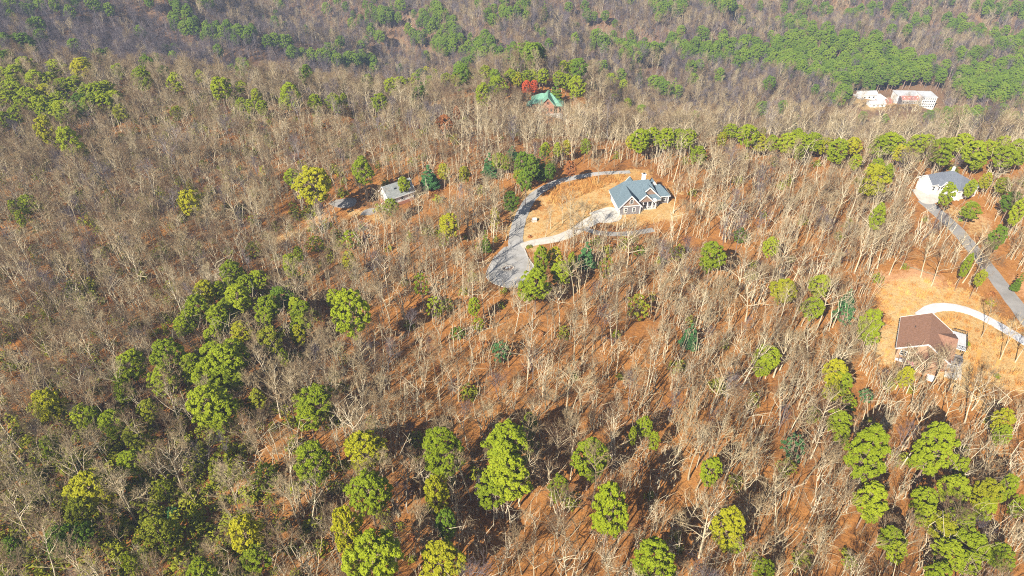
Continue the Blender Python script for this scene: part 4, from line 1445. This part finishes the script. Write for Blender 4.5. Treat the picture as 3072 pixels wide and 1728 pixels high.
LONE = [(1711, 690, 15.5, 'big spreading leafless tree in the middle of the lawn'), (1652, 686, 9, 'slim leafless tree on the lawn left of the big spreading one'), (1688, 668, 10, 'leafless tree just behind the big spreading one on the lawn'),
        (1636, 712, 8, 'small leafless tree on the lawn by the driveway'), (1793, 556, 14, 'forked pale tree on the grassy bank behind the lawn'), (1781, 806, 16, 'tall pale tree standing below the concrete driveway'),
        (1880, 806, 16, 'stout crooked leafless tree below the right end of the driveway'), (2943, 1012, 14, 'dark bare tree on the grass inside the curved white drive'), (3000, 1080, 14, 'dark bare tree on the grass, left of the pair by the white drive'),
        (3018, 1038, 12, 'dark bare tree beside the white drive'), (3046, 1086, 13, 'dark bare tree at the right edge by the white drive'), (2793, 858, 16, 'tall leaning pale tree on the leafy clearing'), (2762, 832, 16, 'pale leafless tree left of the tall leaning one on the clearing'),
        (2667, 825, 14, 'leafless tree at the left side of the leafy clearing'), (2864, 855, 9, 'thin dark tree at the right side of the leafy clearing'), (2928, 875, 10, 'small tree by the road above the white drive'), (2020, 640, 15, 'pale leafless tree at the right end of the grey house'),
        (2075, 588, 16, 'tall pale tree on the leaves right of the grey house'), (2698, 1150, 15, 'pale leaning tree in front of the left end of the brown roof'), (2748, 1168, 14, 'twiggy tree in front of the brown-roofed porch'), (2796, 1152, 13, 'leafless tree in front of the right end of the brown-roofed porch'), (2846, 1172, 12, 'leafless tree below the patio of the brown-roofed house'), (1452, 872, 9, 'small leafless tree at the lower left edge of the turning circle'), (1540, 925, 8, 'small leafless tree just below the turning circle'), (1440, 840, 14, 'leafless tree left of the turning circle'),
        (1452, 800, 15, 'leafless tree above left of the turning circle'), (1480, 740, 13, 'leafless tree on the verge left of the lane')]
for n_, (a, b, h, lb) in enumerate(LONE):
    x, y, z = at(a, b)
    j = (0, 4, 2, 6, 8, 1, 2, 10, 7, 3, 5, 13, 11, 8, 9, 6, 0, 3, 1, 8, 12, 5, 4, 14, 12, 5, 2)[n_] + NB
    f_ = h / BARE[j][0]
    o = empty('bare_tree', (x, y, z), n_ * 1.7)
    o.scale = (f_, f_, f_)
    tag(o, lb, 'bare tree', 'leafless trees in the open')
    t = bpy.data.objects.new('trunk', BARE[j][1]); t.parent = o; COL.objects.link(t)
    c = bpy.data.objects.new('crown', BARE[j][2]); c.parent = o; COL.objects.link(c)
kr = kb_[rest]
n = len(kr)
cove = np.array([(-100, -60), (300, -60), (620, 60), (900, 140), (1050, 190), (900, 222), (700, 218), (420, 205), (200, 178), (-100, 120)], float)  # outline of the dark slope, filled mostly with the painted-shade copies
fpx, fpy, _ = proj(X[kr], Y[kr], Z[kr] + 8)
p_shaded = 0.10 + 0.35 * smooth((Y[kr] - 300) / 250)  # painted grey copies grow commoner with distance, like haze
p_shaded = np.where(inside(cove, fpx, fpy) & (Y[kr] > 290), 0.88, p_shaded)
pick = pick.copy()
pick[rest] = np.where(r.random(n) < p_shaded, pick[rest] % NB + 2 * NB, pick[rest])
print('bare trees', n)
far_thin = np.where(Y[kr] > 300, r.uniform(0.8, 1.1, n), 1.0)
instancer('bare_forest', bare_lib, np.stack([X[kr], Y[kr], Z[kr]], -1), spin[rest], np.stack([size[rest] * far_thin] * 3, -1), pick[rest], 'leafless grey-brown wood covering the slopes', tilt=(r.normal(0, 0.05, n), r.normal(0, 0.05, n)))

# ---------------------------------------------------------------- undergrowth: twiggy saplings, laurel and rust-leaved brush
under_lib = bpy.data.collections.new('undergrowth_prototypes')


def brush(seed, h, n, w=0.02):
    rs = random.Random(seed)
    m = MB()
    for _ in range(n):
        p = Vector((rs.gauss(0, 0.5), rs.gauss(0, 0.5), 0))
        d = Vector((rs.gauss(0, 0.35), rs.gauss(0, 0.35), 1)).normalized()
        L = h * rs.uniform(0.5, 1.0)
        s = d.cross(Vector((rs.gauss(0, 1), rs.gauss(0, 1), 0.1))).normalized()
        i = len(m.v)
        q = p + d * L
        m.v += [tuple(p - s * w), tuple(p + s * w), tuple(q)]
        m.f.append((i, i + 1, i + 2))
        for _ in range(4):
            u = rs.uniform(0.3, 0.95)
            b = p + d * L * u
            d2 = (d + Vector((rs.gauss(0, 0.6), rs.gauss(0, 0.6), 0.1))).normalized()
            s2 = d2.cross(Vector((rs.gauss(0, 1), rs.gauss(0, 1), 0.1))).normalized()
            i = len(m.v)
            m.v += [tuple(b - s2 * w * 0.7), tuple(b + s2 * w * 0.7), tuple(b + d2 * L * 0.4)]
            m.f.append((i, i + 1, i + 2))
    return m


def leafy(seed, h, r_, n, size):
    rs = random.Random(seed)
    m = MB()
    for _ in range(n):
        d = Vector((rs.gauss(0, 1), rs.gauss(0, 1), abs(rs.gauss(0, 0.8)))).normalized()
        p = Vector((d.x * r_, d.y * r_, d.z * h)) * rs.uniform(0.4, 1.0)
        tuft(m, p, d + Vector((0, 0, 0.4)), size * rs.uniform(0.6, 1.2), rs, 3)
    return m


def sapling(seed, h):
    rs = random.Random(seed)
    m = MB()
    for q in range(3):
        bx_, by_ = rs.gauss(0, 0.9), rs.gauss(0, 0.9)
        hh = h * rs.uniform(0.6, 1.1)
        pts = [Vector((bx_ + hh * 0.09 * rs.gauss(0, 1) * t, by_ + hh * 0.09 * rs.gauss(0, 1) * t, hh * t - 0.2)) for t in (0, 0.3, 0.55, 0.8, 1)]
        m.tube(pts, [0.10, 0.085, 0.065, 0.045, 0.02], 4)
        for k in range(9):
            t = rs.uniform(0.35, 0.95)
            p = pts[0].lerp(pts[-1], t)
            d = Vector((rs.gauss(0, 1), rs.gauss(0, 1), rs.uniform(0.3, 1.2))).normalized()
            s_ = d.cross(Vector((0.2, 0.3, 1))).normalized() * 0.03
            i = len(m.v)
            m.v += [tuple(p - s_), tuple(p + s_), tuple(p + d * hh * rs.uniform(0.12, 0.3))]
            m.f.append((i, i + 1, i + 2))
    return m


ulist = [lib_obj('brush_0', [(brush(1, 3.0, 26), M['twig'])]), lib_obj('brush_1', [(brush(2, 4.2, 22), M['twig'])]), lib_obj('brush_2', [(brush(3, 2.2, 30), M['bark'])]),
         lib_obj('brush_3', [(leafy(4, 2.8, 1.7, 60, 0.42), M['n_o'])]), lib_obj('brush_4', [(leafy(5, 1.3, 1.0, 18, 0.35), M['n_b'])]), lib_obj('brush_5', [(leafy(6, 3.4, 1.8, 70, 0.42), M['n_o'])]), lib_obj('brush_6', [(sapling(8, 8.5), M['bark'])]), lib_obj('brush_7', [(sapling(9, 5.5), M['bark'])]), lib_obj('brush_8', [(sapling(10, 11.0), M['bark'])])]
for o in ulist: under_lib.objects.link(o)
ux, uy, uz, upx, upy, ud = scatter(2.5, 44, 300, seed=21)
r = np.random.default_rng(33)
lf = smooth((1500 - upx) / 900)
corner = smooth((1050 - upx) / 600) * smooth((upy - 1050) / 350)
k = (r.random(len(ux)) < (0.42 + 0.40 * lf + 0.3 * corner) * (0.4 + 1.2 * vnoise(ux + 500, uy, 14, 8))) & ~open_ground(ux, uy)
ux, uy, uz, lf, corner = ux[k], uy[k], uz[k], lf[k], corner[k]
n = len(ux)
pg = 0.06 + 0.14 * lf + 1.0 * corner
g = r.random(n) < pg * (0.3 + 1.4 * vnoise(ux, uy, 18, 12))
pick_u = np.where(g, np.where(r.random(n) < 0.6, 3, 5), np.where(r.random(n) < 0.06, 4, np.where(r.random(n) < 0.78 - 0.28 * lf, r.integers(6, 9, n), r.integers(0, 3, n))))
su = r.uniform(0.6, 1.4, n)
instancer('undergrowth', under_lib, np.stack([ux, uy, uz], -1), r.uniform(0, 6.28, n), np.stack([su, su, su], -1), pick_u, 'twiggy brush and evergreen laurel under the trees')
print('undergrowth', n)

# ---------------------------------------------------------------- tall dry grass on the bank behind the lawn
grass_lib = bpy.data.collections.new('grass_prototypes')


def grass(seed, h, n, spread):
    rs = random.Random(seed)
    m = MB()
    for _ in range(n):
        p = Vector((rs.gauss(0, spread), rs.gauss(0, spread), -0.05))
        d = Vector((rs.gauss(0, 0.25), rs.gauss(0, 0.25), 1)).normalized()
        s = d.cross(Vector((rs.gauss(0, 1), rs.gauss(0, 1), 0.01))).normalized() * 0.045
        i = len(m.v)
        m.v += [tuple(p - s), tuple(p + s), tuple(p + d * h * rs.uniform(0.6, 1.1))]
        m.f.append((i, i + 1, i + 2))
    return m


for s_ in range(3):
    grass_lib.objects.link(lib_obj('tuft_%d' % s_, [(grass(40 + s_, (1.5, 0.5, 0.35)[s_], 30, (0.35, 0.45, 0.5)[s_]), M['straw'])]))
gp, gk, gs = [], [], []
rg = np.random.default_rng(50)
for poly, per, kinds in ((MEADOW, 2.2, (0,)), (LAWN, 0.7, (1, 2)), (LOT, 0.55, (0, 1, 2)), (VERGE, 0.6, (1, 2)), (L_YARD, 0.4, (1, 2))):
    lo, hi = poly.min(0), poly.max(0)
    m_ = int((hi[0] - lo[0]) * (hi[1] - lo[1]) * per)
    a, b = rg.uniform(lo[0], hi[0], m_), rg.uniform(lo[1], hi[1], m_)
    ok = inside(poly, a, b)
    for ln, w_ in LINES: ok &= pdist(ln, a, b) > w_ * 0.75
    ok &= ~inside(CIRCLE, a, b)
    for hx, hy, rr in HOUSES: ok &= np.hypot(a - hx, b - hy) > rr * 0.6
    a, b = a[ok], b[ok]
    gp.append(np.stack([a, b, hz(a, b)], -1)); gk.append(rg.choice(kinds, len(a))); gs.append(0.35 + 1.1 * rg.random(len(a)) ** 1.8)
gp, gk, gs = np.concatenate(gp), np.concatenate(gk), np.concatenate(gs)
instancer('dry_grass', grass_lib, gp, rg.uniform(0, 6.28, len(gp)), np.stack([gs, gs, gs], -1), gk, 'dry golden grass on the lawns and bank')
print('grass', len(gp))


# ---------------------------------------------------------------- small things
def rock(seed, r_, sx=1, sy=1, sz=0.7):
    rs = random.Random(seed)
    bm = bmesh.new()
    bmesh.ops.create_icosphere(bm, subdivisions=2, radius=r_)
    for v in bm.verts:
        v.co *= rs.uniform(0.82, 1.12)
        v.co.x *= sx; v.co.y *= sy; v.co.z *= sz
    me = bpy.data.meshes.new('stone')
    bm.to_mesh(me); bm.free()
    return me


ix, iy, iz = ISLAND
isl = empty('planting_bed', (ix, iy, iz + 0.13), 0.2)
tag(isl, 'oval stone-edged bed in the middle of the turning circle', 'planting bed')
bed = MB()
for k in range(24):
    a = 2 * math.pi * k / 24
    bed.v.append((1.65 * math.cos(a), 1.15 * math.sin(a), 0.06))
bed.v.append((0, 0, 0.2))
for k in range(24): bed.f.append((k, (k + 1) % 24, 24))
bed.build('soil', M['shake'], isl)
for k in range(18):
    a = 2 * math.pi * k / 18
    me = rock(600 + k % 4, 0.3)
    me.materials.append(M['stone'])
    s_ = bpy.data.objects.new('stone', me); s_.parent = isl
    s_.location = (1.75 * math.cos(a), 1.22 * math.sin(a), 0.1); s_.rotation_euler.z = k
    COL.objects.link(s_)
for lx_, ly_, rad_, lb in ((-0.35, -0.15, 0.5, 'pale boulder in the stone-edged bed, the left one'), (0.45, 0.1, 0.42, 'pale boulder in the stone-edged bed, the right one')):
    me = rock(int(rad_ * 100), rad_)
    me.materials.append(M['white'])
    b_ = bpy.data.objects.new('boulder', me)
    b_.location = (ix + lx_, iy + ly_, iz + 0.45)
    COL.objects.link(b_)
    tag(b_, lb, 'boulder')


def shrub(label, px, py, r_, h_, mat):
    x, y, z = at(px, py)
    o = empty('shrub', (x, y, z + 0.02))
    tag(o, label, 'shrub', 'low shrubs by the drives')
    leafy(int(px), h_, r_, 60, 0.28).build('foliage', M[mat], o)
    st = MB()
    for k in range(4):
        a = k * 1.6
        st.tube([(0, 0, -0.1), (math.cos(a) * r_ * 0.5, math.sin(a) * r_ * 0.5, h_ * 0.7)], [0.04, 0.015], 4)
    st.build('stem', M['twig'], o)


shrub('dark brown shrub at the mouth of the concrete driveway', 1588, 742, 1.1, 1.0, 'n_o')
shrub('rusty shrub on the lawn above the driveway mouth', 1589, 711, 0.9, 0.8, 'n_b')
shrub('green clump on the grass right of the brown-roofed house', 2902, 1034, 0.9, 1.0, 'n_g')
shrub('green clump on the rough grass below the white drive', 2990, 1128, 1.0, 0.7, 'n_g')
shrub('yellow-green weeds on the bank beside the right-hand road', 2972, 910, 1.8, 0.9, 'n_y')
shrub('dark shrub by the white house corner', 2880, 662, 0.8, 1.0, 'n_d')

ux_, uy_, uz_ = at(1603, 664)
ub = empty('utility_box', (ux_, uy_, uz_), 0.15)
tag(ub, 'pale metal utility box on the lawn beside the lane', 'utility box')
MB().box(-0.85, 0.85, -0.65, 0.65, -0.1, 0.12).build('pad', M['concrete'], ub)
MB().box(-0.7, 0.7, -0.5, 0.5, 0.122, 0.95).build('cabinet', M['stone'], ub)
MB().prism([(-0.75, -0.55, 1.02), (0.75, -0.55, 1.02), (0.75, 0.55, 1.1), (-0.75, 0.55, 1.1)], (0, 0, -0.08)).build('lid', M['white'], ub)

mx_, my_, mz_ = at(2955, 738)
mbx = empty('marker_post', (mx_, my_, mz_))
tag(mbx, 'small white post on the leafy verge right of the road', 'post')
MB().box(-0.12, 0.12, -0.12, 0.12, -0.2, 1.0).build('post', M['white'], mbx)
MB().box(-0.2, 0.2, -0.3, 0.3, 1.002, 1.35).build('cap', M['white'], mbx)


def log(label, px, py, L, rz, r_=0.2):
    x, y, z = at(px, py)
    o = empty('fallen_tree', (x, y, z + r_), rz)
    tag(o, label, 'fallen tree', 'fallen trees on the leaf litter')
    m = MB()
    pts = [(L * t, 0.35 * math.sin(t * 4 + px), 0.05 * math.sin(t * 9)) for t in np.linspace(0, 1, 7)]
    m.tube(pts, [r_ * (1 - 0.6 * t) for t in np.linspace(0, 1, 7)], 6, True)
    m.build('trunk', M['bark'], o, True)
    b = MB()
    rs = random.Random(int(px))
    for k in range(5):
        t = rs.uniform(0.4, 0.95)
        p0 = Vector((L * t, 0, 0))
        b.tube([p0, p0 + Vector((rs.uniform(0.4, 1.2), rs.uniform(-1.2, 1.2), rs.uniform(0.1, 0.8)))], [0.06, 0.015], 4)
    b.build('branch', M['bark'], o)


log('pale fallen tree in the wood left of the brown-roofed house', 2475, 765, 6, 0.1)
log('pale fallen tree on the clearing above the brown-roofed house', 2728, 805, 8, -0.5)
log('broken pale trunk lying in shade near the bottom centre', 1192, 1556, 5, 1.9)
log('fallen trunk across the leaves on the lower right slope', 2460, 1258, 7, -0.7)
log('fallen trunk beside shadows in the lower right wood', 2461, 1432, 6, -1.2)
log('long fallen tree on the open slope right of the dense clump', 1440, 1000, 8, 0.6)

# tracks worn in the grass right of the brown-roofed house
for q, lb in (([(2940, 1050), (2928, 1100), (2910, 1160)], 'left bare track down the grass right of the brown-roofed house'), ([(3000, 1078), (2985, 1110), (2972, 1160)], 'right bare track down the grass by the white drive')):
    ribbon('path', catmull(wpoly(q)), 0.9, M['straw'], 0.05, lb)

# ---------------------------------------------------------------- the air: far slopes fade towards blue
hm = bpy.data.materials.new('haze')
hm.use_nodes = True
hn = hm.node_tree
for n_ in list(hn.nodes): hn.nodes.remove(n_)
ho = hn.nodes.new('ShaderNodeOutputMaterial')
hv = hn.nodes.new('ShaderNodeVolumePrincipled')
hv.inputs['Color'].default_value = (0.55, 0.70, 1.0, 1)
hv.inputs['Density'].default_value = 0.0002
hn.links.new(hv.outputs[0], ho.inputs['Volume'])
lo = float(GZ.min()) - 4.0
hb = MB().box(-1850, 1850, -350, 2700, lo, max(float(GZ.max()) + 25, CAM_H + 6)).build('haze', hm)
tag(hb, 'pale blue air between the viewer and the far slopes', kind='stuff')

print('objects', len(bpy.data.objects))
